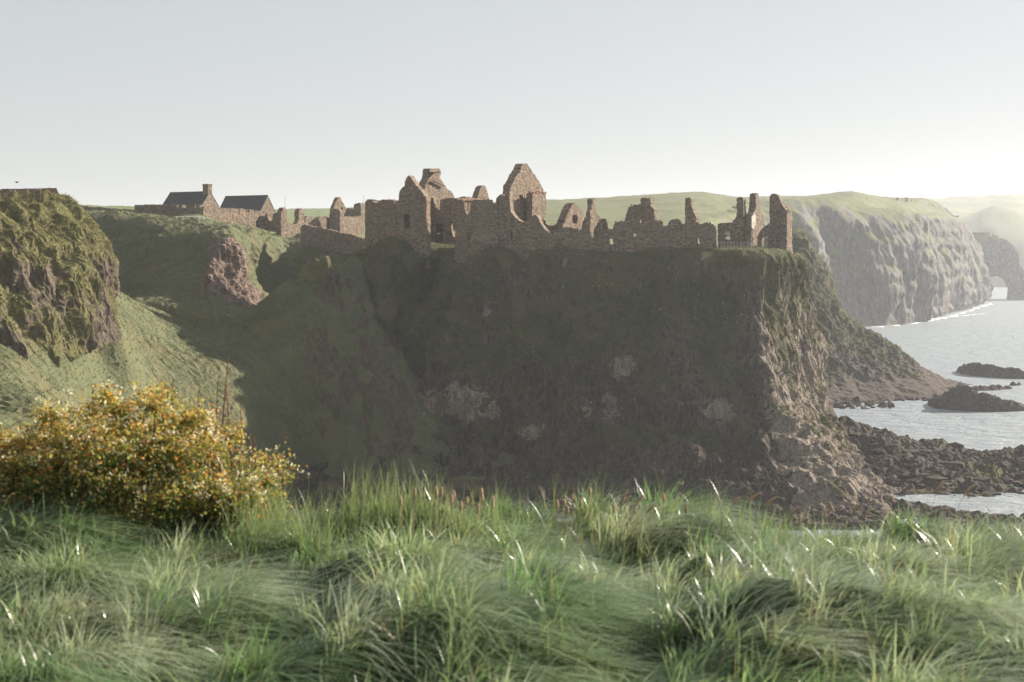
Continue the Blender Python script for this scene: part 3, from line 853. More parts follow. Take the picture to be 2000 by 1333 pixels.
def wall_mesh(name, pl, outline, holes=(), th=1.0, cell=.3, jit=.22, relief=.07, push=0.0, bulge=None, seed=0.0):
    poly = np.array([pl.sz(*p) for p in outline])
    hp = []
    for h in holes:
        if len(h) == 4 and not hasattr(h[0], '__len__'):
            h = [(h[0], h[1]), (h[2], h[1]), (h[2], h[3]), (h[0], h[3])]
        hp.append(np.array([pl.sz(*p) for p in h]))
    lo, hi = poly.min(0), poly.max(0)
    ns, nz = max(2, int(np.ceil((hi[0]-lo[0]) / cell))), max(2, int(np.ceil((hi[1]-lo[1]) / cell)))
    sx = np.linspace(lo[0], hi[0], ns + 1); sz = np.linspace(lo[1], hi[1], nz + 1)
    cx, cz = np.meshgrid((sx[1:]+sx[:-1])/2, (sz[1:]+sz[:-1])/2, indexing='ij')
    ok = in_poly(cx, cz, poly)
    for h in hp:
        ok &= ~in_poly(cx, cz, h)
    okp = np.pad(ok, 1)
    rr_ = np.random.default_rng(int(abs(seed) * 37) % 9973 + ns)
    if jit > .15:      # stones missing along the broken top
        top = ok & ~okp[1:-1, 2:]
        ok = ok & ~(top & (rr_.random(ok.shape) < .16))
        okp = np.pad(ok, 1)
    vid = lambda i, j: i * (nz + 1) + j
    I, J = np.nonzero(ok)
    fq = np.stack([vid(I, J), vid(I+1, J), vid(I+1, J+1), vid(I, J+1)], 1)
    be = []
    for di, dj, (p, q) in ((-1, 0, ((0, 0), (0, 1))), (1, 0, ((1, 1), (1, 0))), (0, -1, ((1, 0), (0, 0))), (0, 1, ((0, 1), (1, 1)))):
        m = ok & ~okp[1+di:1+di+ok.shape[0], 1+dj:1+dj+ok.shape[1]]
        i, j = np.nonzero(m)
        be.append(np.stack([vid(i+p[0], j+p[1]), vid(i+q[0], j+q[1])], 1))
    be = np.concatenate(be)
    gs, gz = np.meshgrid(sx, sz, indexing='ij')
    s_, z_ = gs.ravel().copy(), gz.ravel().copy()
    bv = np.unique(be)
    # bring rim vertices onto the true outline, then roughen them
    segs = []
    for P in [poly] + hp:
        segs += [(P[i], P[(i+1) % len(P)]) for i in range(len(P))]
    ish = np.zeros(len(bv), bool); nout = len(poly)
    best = np.full(len(bv), 1e9); bs, bz = s_[bv].copy(), z_[bv].copy()
    for k_, (a, b) in enumerate(segs):
        d = b - a; L = np.dot(d, d) + 1e-12
        t = np.clip(((s_[bv]-a[0])*d[0] + (z_[bv]-a[1])*d[1]) / L, 0, 1)
        qs, qz = a[0]+t*d[0], a[1]+t*d[1]
        dd = (qs-s_[bv])**2 + (qz-z_[bv])**2
        m = dd < best
        ish[m] = k_ >= nout; best[m] = dd[m]; bs[m] = qs[m]; bz[m] = qz[m]
    near = best < (1.05 * cell) ** 2
    s_[bv] = np.where(near, bs, s_[bv]); z_[bv] = np.where(near, bz, z_[bv])
    r = np.random.default_rng(int(abs(seed) * 100 + len(s_)) % 99991)
    fix = np.ones(len(s_)); fix[bv[ish & near]] = .12; fix[bv[~ish & near]] = .6
    s_ += r.uniform(-jit, jit, len(s_)) * cell * .8 * fix
    z_ += r.uniform(-jit, jit, len(s_)) * cell * fix
    if jit > .15:
        s_[bv] += r.normal(size=len(bv)) * cell * .13 * ~ish; z_[bv] += r.normal(size=len(bv)) * cell * .16 * ~ish
    W0 = pl.world(s_, z_)
    rel = fbm(W0 * .8 + seed, 3) * relief + r.uniform(-1, 1, len(s_)) * relief * .55
    F = pl.world(s_, z_, push) + np.c_[np.outer(rel, pl.n), np.zeros(len(s_))]
    s2 = s_ + r.uniform(-jit, jit, len(s_)) * cell * .6; z2 = z_ + r.uniform(-jit, jit, len(s_)) * cell * .6
    B = pl.world(s2, z2, push - th) + np.c_[np.outer(-rel, pl.n), np.zeros(len(s_))]
    if bulge is not None:      # round tower: bend the wall about a vertical axis
        pc, R = bulge
        sc = pl.sz(pc, 450)[0]
        for X, ss in ((F, s_), (B, s2)):
            k = np.clip(np.abs(ss - sc) / R, 0, .985)
            back = R - R * np.sqrt(1 - k * k)
            X[:, 0] -= pl.n[0] * back; X[:, 1] -= pl.n[1] * back
    n = len(s_)
    V = np.concatenate([F, B])
    Q = np.concatenate([fq, fq[:, ::-1] + n, np.stack([be[:, 1], be[:, 0], be[:, 0] + n, be[:, 1] + n], 1)])
    used = np.unique(Q); mp = np.full(2 * n, -1); mp[used] = np.arange(len(used))
    return make_mesh(name, V[used], mp[Q])

def wall(name, parent, mat, A, B, outline, holes=(), th=1.0, cell=.3, **kw):
    return obj(name, wall_mesh(name, Plane(A, B), outline, holes, th, cell, seed=A[0] + len(outline), **kw), mat, parent)

def base(px, py, D):
    return tuple(at(px, py, D))

# ---- gatehouse
g = thing('castle_gatehouse', 'ruined stone gatehouse with a pointed gable and a capped chimney gable behind it', 'gatehouse', base(800, 490, 202))
wall('curtain_wall', g, M_STONE, (713, 205.5), (770, 201.5), [(713, 394), (716, 391), (722, 391), (727, 393), (731, 397), (736, 396), (740, 392), (750, 390), (764, 391), (770, 394), (770, 505), (713, 505)], th=1.3)
wall('gable_wall', g, M_STONE, (768, 201), (833, 199), [(768, 394), (773, 393), (778, 391), (779, 378), (785, 366), (790, 362), (790, 357), (794, 348), (798, 342), (803, 348), (812, 361), (822, 373), (830, 384), (833, 387), (833, 525), (768, 510)],
     [[(789, 421), (791, 418), (797, 418), (800, 421), (800, 447), (789, 447)], (772, 429, 775, 441)], th=1.3, cell=.27)
wall('quoin', g, M_RED, (829.5, 198.7), (833.4, 198.6), [(829.5, 388), (833.2, 388), (833.4, 482), (829.5, 482)], th=.25, cell=.3)
wall('return_wall', g, M_STONE, (834, 199.6), (839, 207), [(833.5, 389), (839, 386), (840, 525), (834, 525)], th=1.0)
wall('passage_wall', g, M_STONE, (833, 207), (893, 206), [(833, 386), (841, 385), (846, 387), (849, 398), (851, 410), (859, 410), (860, 391), (868, 388), (880, 387), (893, 388), (893, 525), (833, 525)],
     [(851, 437, 865, 479), [(880, 436), (891, 433), (891, 463), (884, 463), (881, 450)], [(881, 424), (883, 419), (885, 425)]], th=1.1)
wall('inner_wall', g, M_STONE, *along(784, 203.0, 806, B_DIR), [(784, 405), (806, 405), (806, 470), (784, 470)], th=.8)
dr = wall('gate_door', g, M_WOOD, (850, 207.6), (866, 207.4), [(850, 437), (866, 437), (866, 480), (850, 480)], th=.12, cell=.5, jit=.03, relief=.01)
wall('notice', dr, M_WHITE, (853.5, 207.4), (860, 207.3), [(854, 455), (860, 455), (860, 458), (854, 458)], th=.04, cell=.2, jit=.02, relief=0)
wall('chimney_gable', g, M_STONE, *along(825, 210, 892, B_DIR), [(825, 373), (831, 367), (828, 363), (832, 355), (836, 349), (838, 340), (838, 334), (840, 331), (848, 330), (856, 330), (859, 333), (860, 341), (859, 348), (865, 356), (870, 364), (873, 369), (880, 373), (884, 377), (886, 384), (891, 388), (892, 480), (825, 480)], th=1.1, cell=.28)
wall('chimney_cap', g, M_STONE, *along(837.5, 209.7, 860, B_DIR), [(838, 336), (839, 331), (848, 329.5), (858, 331), (860, 337)], th=1.2, push=.06)
wall('roof_crease', g, M_STONE, *along(828, 209.4, 874, B_DIR), [(829, 362), (837, 352), (846, 350), (858, 356), (871, 363), (871, 365), (857, 358.5), (846, 353), (838, 355), (830, 365)], th=.3, cell=.2, jit=.1)

# ---- round tower
t = thing('corner_tower', 'round shaded corner tower with a breached top and one dark square window', 'tower', base(930, 500, 198))
wall('tower_wall', t, M_STONE, (884, 196.6), (973, 196.6), [(891, 391), (896, 389), (902, 391), (906, 393), (907, 404), (909, 414), (911, 420), (915, 420), (918, 409), (919, 397), (925, 392), (935, 390), (946, 391), (956, 389), (962, 391), (965, 399), (969, 394), (973, 392), (973, 532), (883, 532), (886, 500), (888, 470), (890, 430)],
     [[(909, 455), (920, 453), (919, 470), (916, 473), (911, 468)]], th=1.2, cell=.26, bulge=(930, 3.9))
wall('inner_wall', t, M_STONE, *along(892, 208, 952, B_DIR), [(893, 389), (905, 387), (913, 385), (922, 386), (930, 388), (951, 388), (952, 450), (892, 450)], th=.9)
wall('rear_wall', t, M_STONE, (896, 203.4), (966, 202.4), [(896, 428), (966, 426), (966, 530), (896, 530)], th=.8)
wall('lintel', t, M_RED, *along(893, 207.6, 950, B_DIR), [(894, 389.5), (950, 388.5), (950, 392), (894, 393)], th=.3, cell=.22, jit=.1)
wall('mullion', t, M_RED, (913, 206.6), (916, 206.6), [(913, 391), (915.5, 391), (915.5, 412), (913, 412)], th=.25, cell=.2, jit=.05)

g = wall('gable_fragment', None, M_STONE, *along(932, 221, 957, B_DIR), [(932, 390), (935, 377), (939, 367), (942, 363), (945, 362), (948, 365), (952, 376), (956, 388), (957, 440), (932, 440)], th=1.0, cell=.28)
tag(g, 'small pointed sunlit gable fragment rising behind the round corner tower', 'gable')

# ---- manor house
m = thing('manor_house', 'ruined manor house with the tallest sunlit gable and a square bay', 'manor house', base(1030, 490, 202))
wall('front_wall', m, M_STONE, (969, 198.2), (1084, 195.4), [(969, 388), (972, 385), (978, 380), (986, 377), (996, 375), (996.5, 412), (1004, 423), (1012, 430), (1022, 434), (1032, 438), (1034, 423), (1038, 420), (1046, 420), (1050, 423), (1054, 433), (1061, 445), (1072, 457), (1084, 465), (1084, 530), (969, 530)],
     [[(997, 452), (999, 449), (1001, 456), (1001, 474), (999, 475), (997.5, 465)], (1018, 481, 1022, 485)], th=1.4, cell=.27)
wall('main_gable', m, M_STONE, *along(996, 201.5, 1060, B_DIR), [(996, 386), (997, 366), (1004, 352.5), (1011, 339.5), (1017, 328.5), (1021, 321.5), (1027, 319.5), (1031, 321), (1035, 328.5), (1041, 337), (1047, 346), (1053, 355), (1058, 363), (1061, 369), (1062, 378), (1062, 480), (996, 480)],
     [(1013.5, 381, 1021.5, 398)], th=1.2, cell=.26)
wd = wall('window', m, M_RED, *along(1012.5, 201.4 + 3.0, 1022.5, B_DIR), [(1012.5, 380), (1022.5, 380), (1022.5, 399), (1012.5, 399)], [(1014.3, 382, 1017, 397), (1018.2, 382, 1020.8, 397)], th=.35, cell=.12, jit=.04, push=.05, relief=.01)
wall('bay', m, M_STONE, *along(1040, 204, 1066, B_DIR), [(1040, 378), (1066, 378), (1066, 445), (1064, 452), (1040, 452)], th=1.0, cell=.27)
wall('string_course', m, M_RED, *along(1036, 203.4, 1067.5, B_DIR), [(1038, 375), (1067.5, 375), (1067.5, 377.6), (1038, 377.6)], th=.5, cell=.3)
wall('rear_wall', m, M_STONE, *along(1062, 212, 1104, A_DIR), [(1060, 436), (1066, 437), (1074, 441), (1090, 441), (1104, 440), (1104, 490), (1060, 490)], th=.9)

# ---- inner ward ruins
g = thing('windowed_gable', 'small pointed ruined gable pierced by a single window', 'gable', base(1118, 450, 207))
wall('gable_wall', g, M_STONE, *along(1099, 205, 1140, B_DIR), [(1099, 440), (1104, 430), (1108, 419), (1113, 408), (1118, 399), (1122, 397), (1126, 399), (1131, 405), (1136, 411), (1139, 420), (1140, 475), (1099, 475)], [[(1118, 423), (1120, 420), (1126, 420), (1128, 424), (1128, 437), (1118, 437)]], th=1.2, cell=.26)
g = thing('chimney_wall', 'wall end with a narrow square chimney beside the windowed gable', 'chimney', base(1152, 465, 199))
wall('stack', g, M_STONE, *along(1152, 198.5, 1172, B_DIR), [(1152, 475), (1152, 440), (1154, 425), (1156, 412), (1157, 389), (1162, 388), (1164, 400), (1165, 416), (1172, 426), (1168, 436), (1161, 444), (1157, 463), (1157, 475)], th=.75, cell=.24)
wall('wall_end', g, M_STONE, *along(1135, 199.3, 1153, A_DIR), [(1149, 410), (1145, 414), (1143, 424), (1138, 435), (1136, 445), (1134, 480), (1153, 480), (1153, 411)], th=.8, cell=.26)
g = wall('arch_stump', None, M_STONE, (1160, 203), (1191, 204), [(1160, 463), (1163, 446), (1168, 435), (1174, 429), (1180, 427), (1184, 429), (1186, 437), (1188, 445), (1191, 449), (1191, 480), (1160, 480)], [[(1161, 461), (1162, 453), (1165, 452), (1167, 461)], [(1175, 446), (1176, 438), (1181, 436), (1183, 446)]], th=.9, cell=.24)
tag(g, 'curved stump of a broken arch standing behind the low curtain wall', 'arch')
g = thing('seaward_curtain_wall', 'long shaded curtain wall with a broken jagged top along the cliff edge', 'wall', base(1240, 495, 196))
wall('wall_section', g, M_STONE, (1078, 196.2), (1197, 196.2), [(1078, 452), (1086, 448), (1095, 446), (1110, 445), (1125, 447), (1137, 449), (1150, 452), (1153, 464), (1163, 465), (1175, 463), (1179, 451), (1186, 448), (1193, 449), (1197, 447), (1197, 505), (1078, 508)], [[(1190, 466), (1196, 467), (1196, 476), (1192, 478)]], th=1.1, cell=.27)
wall('wall_section', g, M_STONE, (1197, 195.6), (1401, 192.5), [(1197, 448), (1199, 438), (1202, 431), (1207, 434), (1213, 432), (1219, 433), (1240, 431), (1262, 430), (1279, 429), (1289, 430), (1294, 432), (1297, 442), (1304, 442), (1306, 434), (1311, 429), (1318, 429), (1328, 429), (1332, 436), (1338, 439), (1341, 434), (1347, 428), (1356, 427), (1361, 430), (1366, 438), (1373, 437), (1380, 433), (1385, 434), (1391, 437), (1398, 443), (1400, 453), (1399, 468), (1401, 484), (1401, 508), (1300, 508), (1205, 515), (1197, 512)],
     [[(1361, 466), (1364, 461), (1365, 472), (1369, 478), (1366, 480), (1362, 476)], [(1231, 458), (1240, 456), (1244, 460), (1238, 464)]], th=1.1, cell=.27)
g = wall('chimney_block', None, M_STONE, *along(1216, 201, 1281, A_DIR), [(1217, 440), (1223, 420), (1229, 401), (1232, 400), (1251, 400), (1251, 388), (1254, 386), (1262, 387), (1270, 386), (1271.5, 404), (1278, 409), (1279, 434), (1280, 455), (1216, 455)], th=1.2, cell=.26)
tag(g, 'broad gable wall with a square chimney at its shoulder behind the curtain wall', 'chimney')
g = wall('chimney_stack', None, M_STONE, *along(1337, 201, 1362, A_DIR), [(1338, 389), (1341, 386), (1347, 386), (1350, 390), (1351, 406), (1356, 416), (1361, 428), (1362, 455), (1338, 455)], th=1.0, cell=.24)
tag(g, 'lone slender chimney stack with a flared foot behind the notched curtain wall', 'chimney')

# ---- seaward end
g = thing('seaward_range', 'low ruined wall with a square chimney beside the railing', 'ruin', base(1425, 478, 198))
wall('wall_section', g, M_STONE, *along(1402, 199.5, 1453, A_DIR), [(1402, 438), (1412, 436), (1430, 435), (1436, 426), (1439, 416), (1438.5, 388), (1442, 385), (1447, 384.5), (1451, 388), (1452, 412), (1453, 430), (1450, 444), (1451, 488), (1402, 488)], [[(1413, 466), (1416, 461), (1424, 462), (1427, 467), (1424, 470)]], th=1.1, cell=.25)
wall('plaster_patch', g, M_PLASTER, *along(1410, 199.0, 1430, A_DIR), [(1412, 457), (1418, 453), (1424, 452), (1426, 457), (1424, 462), (1420, 460)], th=.12, cell=.16, push=.0)
g = thing('plastered_chimney_gable', 'tall chimney on a sunlit gable still patched with pale plaster', 'chimney', base(1470, 478, 198))
wall('front_wall', g, M_STONE, *along(1454, 198.6, 1470, A_DIR), [(1454, 424), (1459, 421), (1466, 418), (1470, 414), (1470, 488), (1454, 488)], [[(1457, 475), (1457, 449), (1460, 445), (1463, 449), (1463, 475)]], th=.9, cell=.22)
wall('gable_wall', g, M_STONE, *along(1468, 197.9, 1496, B_DIR), [(1467, 488), (1468, 420), (1473, 414), (1476, 405), (1476, 379), (1480, 377.5), (1482, 379), (1483, 402), (1487, 414), (1491, 424), (1494, 436), (1490, 446), (1484, 452), (1479, 462), (1479, 488)], th=.9, cell=.23)
wall('plaster_patch', g, M_PLASTER, *along(1467.5, 197.6, 1480, B_DIR), [(1468, 424), (1472, 417), (1475, 419), (1475, 438), (1472, 448), (1468, 445)], th=.15, cell=.16, push=.05)
g = thing('cliff_end_tower', 'tall narrow tower stub with a sloping top at the seaward cliff corner', 'tower', base(1525, 500, 197))
wall('front_wall', g, M_STONE, *along(1480, 211.2, 1541, A_DIR), [(1503, 387), (1505, 380), (1513, 379), (1520, 381), (1523, 391), (1527, 399), (1533, 408), (1538.5, 416), (1538, 450), (1536, 500), (1535, 520), (1478, 520), (1479, 466), (1484, 456), (1489, 446), (1496, 440), (1503, 437)],
     [[(1488, 484), (1488, 463), (1492, 461), (1498, 461), (1500, 464), (1500, 484)]], th=1.0, cell=.25)
wall('side_wall', g, M_STONE, *along(1538, 208.3, 1549, B_DIR), [(1537.5, 416), (1541, 411), (1545, 417), (1546.5, 435), (1547.5, 470), (1548, 495), (1552, 515), (1535, 515), (1537, 470)], th=.9, cell=.25)
wall('rear_gable', g, M_STONE, *along(1519, 211.6, 1546, A_DIR), [(1519, 382), (1524, 389), (1530, 396), (1537, 405), (1544, 414), (1545, 440), (1519, 440)], th=.6, cell=.25)

# ---- railing on the castle rock
rl = thing('cliff_railing', 'thin pale metal railing along the edge below the seaward chimneys', 'railing', base(1435, 486, 193))
pr = [at(p, 490.0, 193.6) for p in np.linspace(1402, 1466, 11)]
for p in pr:
    b = MB(); b.tube([p, p + [0, 0, 1.15]], .03, 5); b.build('post', M_METAL, rl)
for h in (.62, 1.13):
    b = MB(); b.tube([pr[0] + [0, -.03, h], pr[5] + [0, -.05, h], pr[-1] + [0, -.03, h]], .024, 5); b.build('rail', M_METAL, rl)
rl = thing('gap_railing', 'short dark bar railing across the opening of the cliff end tower', 'railing', base(1494, 484, 199))
for px in (1489, 1491.5, 1494, 1496.5, 1499):
    p = at(px, 486, 209.9); b = MB(); b.tube([p, p + [0, 0, 1.0]], .025, 5); b.build('bar', M_METAL, rl)
b = MB(); b.tube([at(1488, 472, 209.9), at(1500, 472, 209.9)], .025, 5); b.build('rail', M_METAL, rl)

# ------------------------------------------------------------------ cottages and walls on the mainland
def cottage(name, label, corner, L, Wd, ze, zr, zg, chim=False):
    c = np.array([*corner, zg]); g = thing(name, label, 'cottage', tuple(c))
    a3, b3 = np.r_[A_DIR, 0] / np.linalg.norm(A_DIR), np.r_[B_DIR, 0] / np.linalg.norm(B_DIR)
    O = np.array([*corner, 0.0])
    P = lambda s, w, z: O - a3 * s + b3 * w + [0, 0, z]
    pent = lambda s: [P(s, 0, zg), P(s, Wd, zg), P(s, Wd, ze), P(s, Wd/2, zr), P(s, 0, ze)]
    for s0, s1, nm in ((0, .5, 'gable'), (L - .5, L, 'gable')):
        v = pent(s0) + pent(s1)
        qs = [[i, (i+1) % 5, 5 + (i+1) % 5, 5 + i] for i in range(5)]
        me = make_mesh(nm, np.array(v), qs + [[5, 6, 7, 9]], [[0, 4, 2], [0, 2, 1], [2, 4, 3], [7, 8, 9]])
        obj(nm, me, M_STONE2, g)
    for w0 in (0.0, Wd - .45):
        v = [P(s, w, z) for s in (.5, L - .5) for w in (w0, w0 + .45) for z in (zg, ze - .05)]
        obj('wall', make_mesh('wall', np.array(v), [[0, 1, 3, 2], [4, 6, 7, 5], [0, 4, 5, 1], [2, 3, 7, 6], [1, 5, 7, 3], [0, 2, 6, 4]]), M_STONE2, g)
    for sg in (0, 1):      # each slope as courses of slate, lapped
        n = 9
        for k in range(n):
            t0, t1 = k / n, (k + 1) / n + .02
            wz = lambda t: ((-.22 + (Wd/2 + .22) * t) if sg == 0 else (Wd + .22 - (Wd/2 + .22) * t), ze - .2 + (zr - ze + .2) * t)
            (wa, za), (wb, zb) = wz(t0), wz(min(t1, 1.0))
            dz = .11
            s0, s1 = -.06, L + .06
            v = [P(s0, wa, za + dz), P(s1, wa, za + dz), P(s1, wb, zb + dz - .035), P(s0, wb, zb + dz - .035), P(s0, wa, za + dz - .07), P(s1, wa, za + dz - .07), P(s1, wb, zb + dz - .09), P(s0, wb, zb + dz - .09)]
            obj('slate_course', make_mesh('slate_course', np.array(v), [[0, 1, 2, 3], [7, 6, 5, 4], [0, 4, 5, 1], [2, 6, 7, 3], [1, 5, 6, 2], [0, 3, 7, 4]]), M_SLATE, g)
    b = MB(); b.tube([P(-.05, Wd/2, zr + .1), P(L + .05, Wd/2, zr + .1)], .09, 6); b.build('ridge', M_SLATE, g)
    if chim:
        b = MB(); cc = P(.62, Wd/2, zr + .35); b.box(cc, (1.25, 1.15, 2.0), math.atan2(A_DIR[1], A_DIR[0]))
        o = b.build('chimney', M_STONE2, g)
        b = MB(); b.box(cc + [0, 0, 1.05], (1.4, 1.3, .14), math.atan2(A_DIR[1], A_DIR[0])); b.build('chimney_cap', M_STONE2, o)
    return g, P
cottage('cottage', 'slate roofed stone cottage with a square chimney on its sunlit gable', at(394, 401, 262)[:2], 9.6, 4.7, at(394, 402, 262)[2], at(404, 375.5, 264)[2], 36.2, True)
g, P = cottage('cottage', 'slate roofed stone cottage without a chimney above the long sunlit wall', at(510, 411, 275)[:2], 10.4, 4.1, at(510, 411, 275)[2], at(521, 383, 277)[2], 35.0)
b = MB(); b.tube([P(2.6, -.3, at(510, 411, 275)[2] - .12), P(9.4, -.3, at(510, 411, 275)[2] - .12)], .1, 6); b.build('gutter', M_WHITE, g)

w = wall('yard_wall', None, M_STONE2, (263, 265), (390, 256.5), [(263, 401), (275, 400), (300, 401), (330, 400), (360, 401), (389, 401), (390, 402), (390, 440), (263, 440)], th=1.0, cell=.4)
tag(w, 'long level shaded stone wall in front of the chimney cottage', 'wall')
w = wall('yard_wall', None, M_STONE2, *along(398, 256, 516, B_DIR), [(397, 407), (400, 404), (406, 404), (430, 406), (460, 408), (490, 410), (512, 412), (517, 414), (517, 470), (397, 470)], [(500, 431, 506, 448)], th=.9, cell=.36)
tag(w, 'long sunlit rubble wall with a small doorway at its lower end', 'wall')
w = wall('yard_wall', None, M_STONE2, *along(390, 256.4, 398.5, B_DIR), [(390, 402), (396, 403), (398, 412), (398, 445), (390, 445)], th=.8, cell=.36)
tag(w, 'short sunlit wall return at the corner of the level shaded wall', 'wall')
w = wall('ruined_wall', None, M_STONE2, *along(509, 271.5, 549, A_DIR), [(508, 446), (514, 428), (519, 415), (522, 416), (524, 430), (529, 432), (533, 430), (532, 421), (535, 416), (541, 414), (549, 412), (549, 470), (507, 470)], th=.9, cell=.34)
tag(w, 'shaded ruined wall with a deep notch beside the small doorway', 'wall')
w = wall('ruined_wall', None, M_STONE2, *along(549, 262, 596, B_DIR), [(549, 416), (551, 408), (555, 406), (560, 408), (561, 428), (565, 436), (572, 439), (580, 437), (584, 430), (583, 414), (586, 408), (591, 408), (594, 412), (595, 445), (596, 470), (549, 470)], th=1.0, cell=.32)
tag(w, 'sunlit ruined wall broken into a U between two stubs', 'wall')
w = wall('precinct_wall', None, M_STONE2, *along(596, 272, 646, B_DIR), [(596, 425), (606, 423), (620, 425), (632, 424), (646, 426), (646, 465), (596, 465)], th=.8, cell=.4)
tag(w, 'low straight sunlit wall between the U shaped ruin and the pointed gable', 'wall')
g = thing('lodge_ruin', 'pointed ruined gable with a slit window on the mainland beside the castle', 'ruin', base(660, 452, 277))
wall('front_wall', g, M_STONE2, *along(641, 277.5, 664, A_DIR), [(642, 446), (645, 428), (648, 412), (652, 408), (660, 409), (664, 412), (664, 465), (640, 465)], th=.9, cell=.32)
wall('gable_wall', g, M_STONE2, *along(651, 279, 677, B_DIR), [(650, 412), (654, 400), (658, 391), (661, 386), (665, 386), (669, 394), (673, 402), (676, 411), (672, 418), (668, 424), (668, 460), (651, 460)], [(666.5, 405, 669.5, 414)], th=.8, cell=.26)
w = wall('precinct_wall', None, M_STONE2, *along(664, 276, 710, B_DIR), [(664, 425), (675, 423), (690, 424), (704, 422), (708, 426), (710, 432), (710, 468), (664, 468)], th=.8, cell=.4)
tag(w, 'low straight sunlit wall between the pointed gable and the gatehouse', 'wall')
g = thing('square_turret', 'squat square turret on a dark wall behind the low precinct wall', 'turret', base(695, 430, 292))
wall('turret', g, M_STONE2, *along(690, 292, 706, A_DIR), [(691, 401), (694, 398), (703, 397), (705, 400), (705, 440), (690, 440)], th=1.6, cell=.35)
wall('wall_section', g, M_STONE2, *along(670, 296, 716, A_DIR), [(672, 414), (677, 408), (690, 408), (716, 410), (716, 440), (670, 440)], th=.8, cell=.4)
w = wall('approach_wall', None, M_STONE2, (586, 251), (722, 226), [(587, 443), (592, 440), (597, 439), (606, 442), (625, 446), (645, 450), (665, 455), (690, 461), (722, 471), (722, 505), (640, 490), (586, 475)], th=.7, cell=.36)
tag(w, 'shaded wall descending the slope toward the castle gatehouse', 'wall')
w = wall('field_wall', None, M_STONE2, (140, 270), (266, 262), [(140, 402), (160, 403), (200, 406), (240, 409), (266, 411), (266, 425), (140, 425)], th=.7, cell=.45)
tag(w, 'low dark field wall between the grassy bluff and the cottage yard', 'wall')
w = wall('bluff_wall', None, M_STONE2, (-160, 143), (113, 150.5), [(-160, 373), (0, 369.5), (40, 369), (80, 368), (110, 367.5), (113, 375), (116, 386), (116, 395), (-160, 395)], th=.6, cell=.25, jit=.12)
tag(w, 'dark stone wall along the top of the sunlit bluff', 'wall')

# ---- fences
def fence(name, label, tops, mat, h, r, rails, cat='fence'):
    f = thing(name, label, cat, tuple(tops[0] - [0, 0, h]))
    for p in tops:
        b = MB(); b.tube([p - [0, 0, h + .4], p], r, 5); b.build('post', mat, f)
    for dz, rr in rails:
        b = MB(); b.tube([p - [0, r + .02, dz] for p in tops], rr, 4); b.build('rail', mat, f)
    return f
fence('post_fence', 'post and wire fence before the stone wall on the bluff', [at(px, py, 140.5 + px * .035) for px, py in ((-60, 375), (-25, 375), (13, 374.5), (25.5, 374), (38.5, 373), (52, 372), (66, 371.5), (78, 370.5), (89, 369))], M_WOOD, 1.0, .035, ((.15, .008), (.5, .008), (.85, .008)))
fence('white_railing', 'white railing on the grass below the cottage walls', [at(px, py, 236 + (px - 344) * .02) for px, py in ((344, 423), (357, 422.5), (368, 422), (379, 422.5), (390, 423), (398, 423.5))], M_WHITE, .8, .06, ((.08, .07), (.45, .035)), 'railing')
fence('path_handrail', 'thin handrail descending the slope below the long sunlit wall', [at(px, py, D) for px, py, D in ((400, 424.5, 240), (412, 427, 241), (424, 432, 242), (436, 437, 244), (450, 441, 247), (464, 444, 250), (480, 447, 253))], M_METAL, .9, .03, ((.04, .03),), 'railing')
fence('meadow_handrail', 'pale handrail at the foot of the scarred cliff above the meadow', [at(px, py, D) for px, py, D in ((440, 614, 186), (448, 616, 186), (456, 618, 186.5), (464, 621, 187))], M_POST, .9, .04, ((.04, .04),), 'railing')
for px, y0, y1, D, lab in ((557, 385, 408, 264, 'thin bare mast standing behind the U shaped ruin'), (709.5, 384, 425, 285, 'thin bare mast standing beside the gatehouse wall')):
    b = MB(); p0, p1 = at(px, y1, D), at(px, y0, D)
    b.tube([p0 - [0, 0, 2.5], p0, p1], [.05, .05, .025], 6)
    b.box(p1 + [0, 0, .1], (.12, .12, .2))
    tag(b.build('mast', M_METAL), lab, 'mast')
bench = thing('park_bench', 'small pale bench on the slope below the descending wall', 'bench', base(621, 460, 246))
b = MB(); b.box(at(621, 457.5, 246), (.95, .4, .08)); b.build('seat', M_WHITE, bench)
for dx in (-4, 4):
    b = MB(); b.box(at(621 + dx, 460, 246), (.08, .36, .5)); b.build('leg', M_WOOD, bench)

# ---- far headland: tiny marks on the brow
for px, w_, h_ in ((1753, 1.2, 1.1), (1771, 1.1, 1.3)):
    b = MB(); p = at(px, 391, 801); b.box(p + [0, 0, h_ / 2 - .6], (w_, .7, h_ + 1.2), .2, .96); b.box(p + [0, 0, h_ + .05], (w_ + .15, .85, .12), .2)
    tag(b.build('marker_block', M_STONE2), 'small pale block standing on the brow of the far chalk headland', 'block', 'blocks on the far headland')
for px, h_ in ((1740.5, .8), (1745.5, 1.3), (1762.5, 2.0), (1767.5, 1.8), (1781, 1.0)):
    b = MB(); p = at(px, 391.5, 800); b.tube([p - [0, 0, 1], p + [0, 0, h_]], [.16, .13], 6); b.tube([p + [0, 0, h_], p + [0, 0, h_ + .15]], [.17, .1], 6)
    tag(b.build('marker_post', M_WOOD), 'tiny dark post on the brow of the far chalk headland', 'post', 'posts on the far headland')

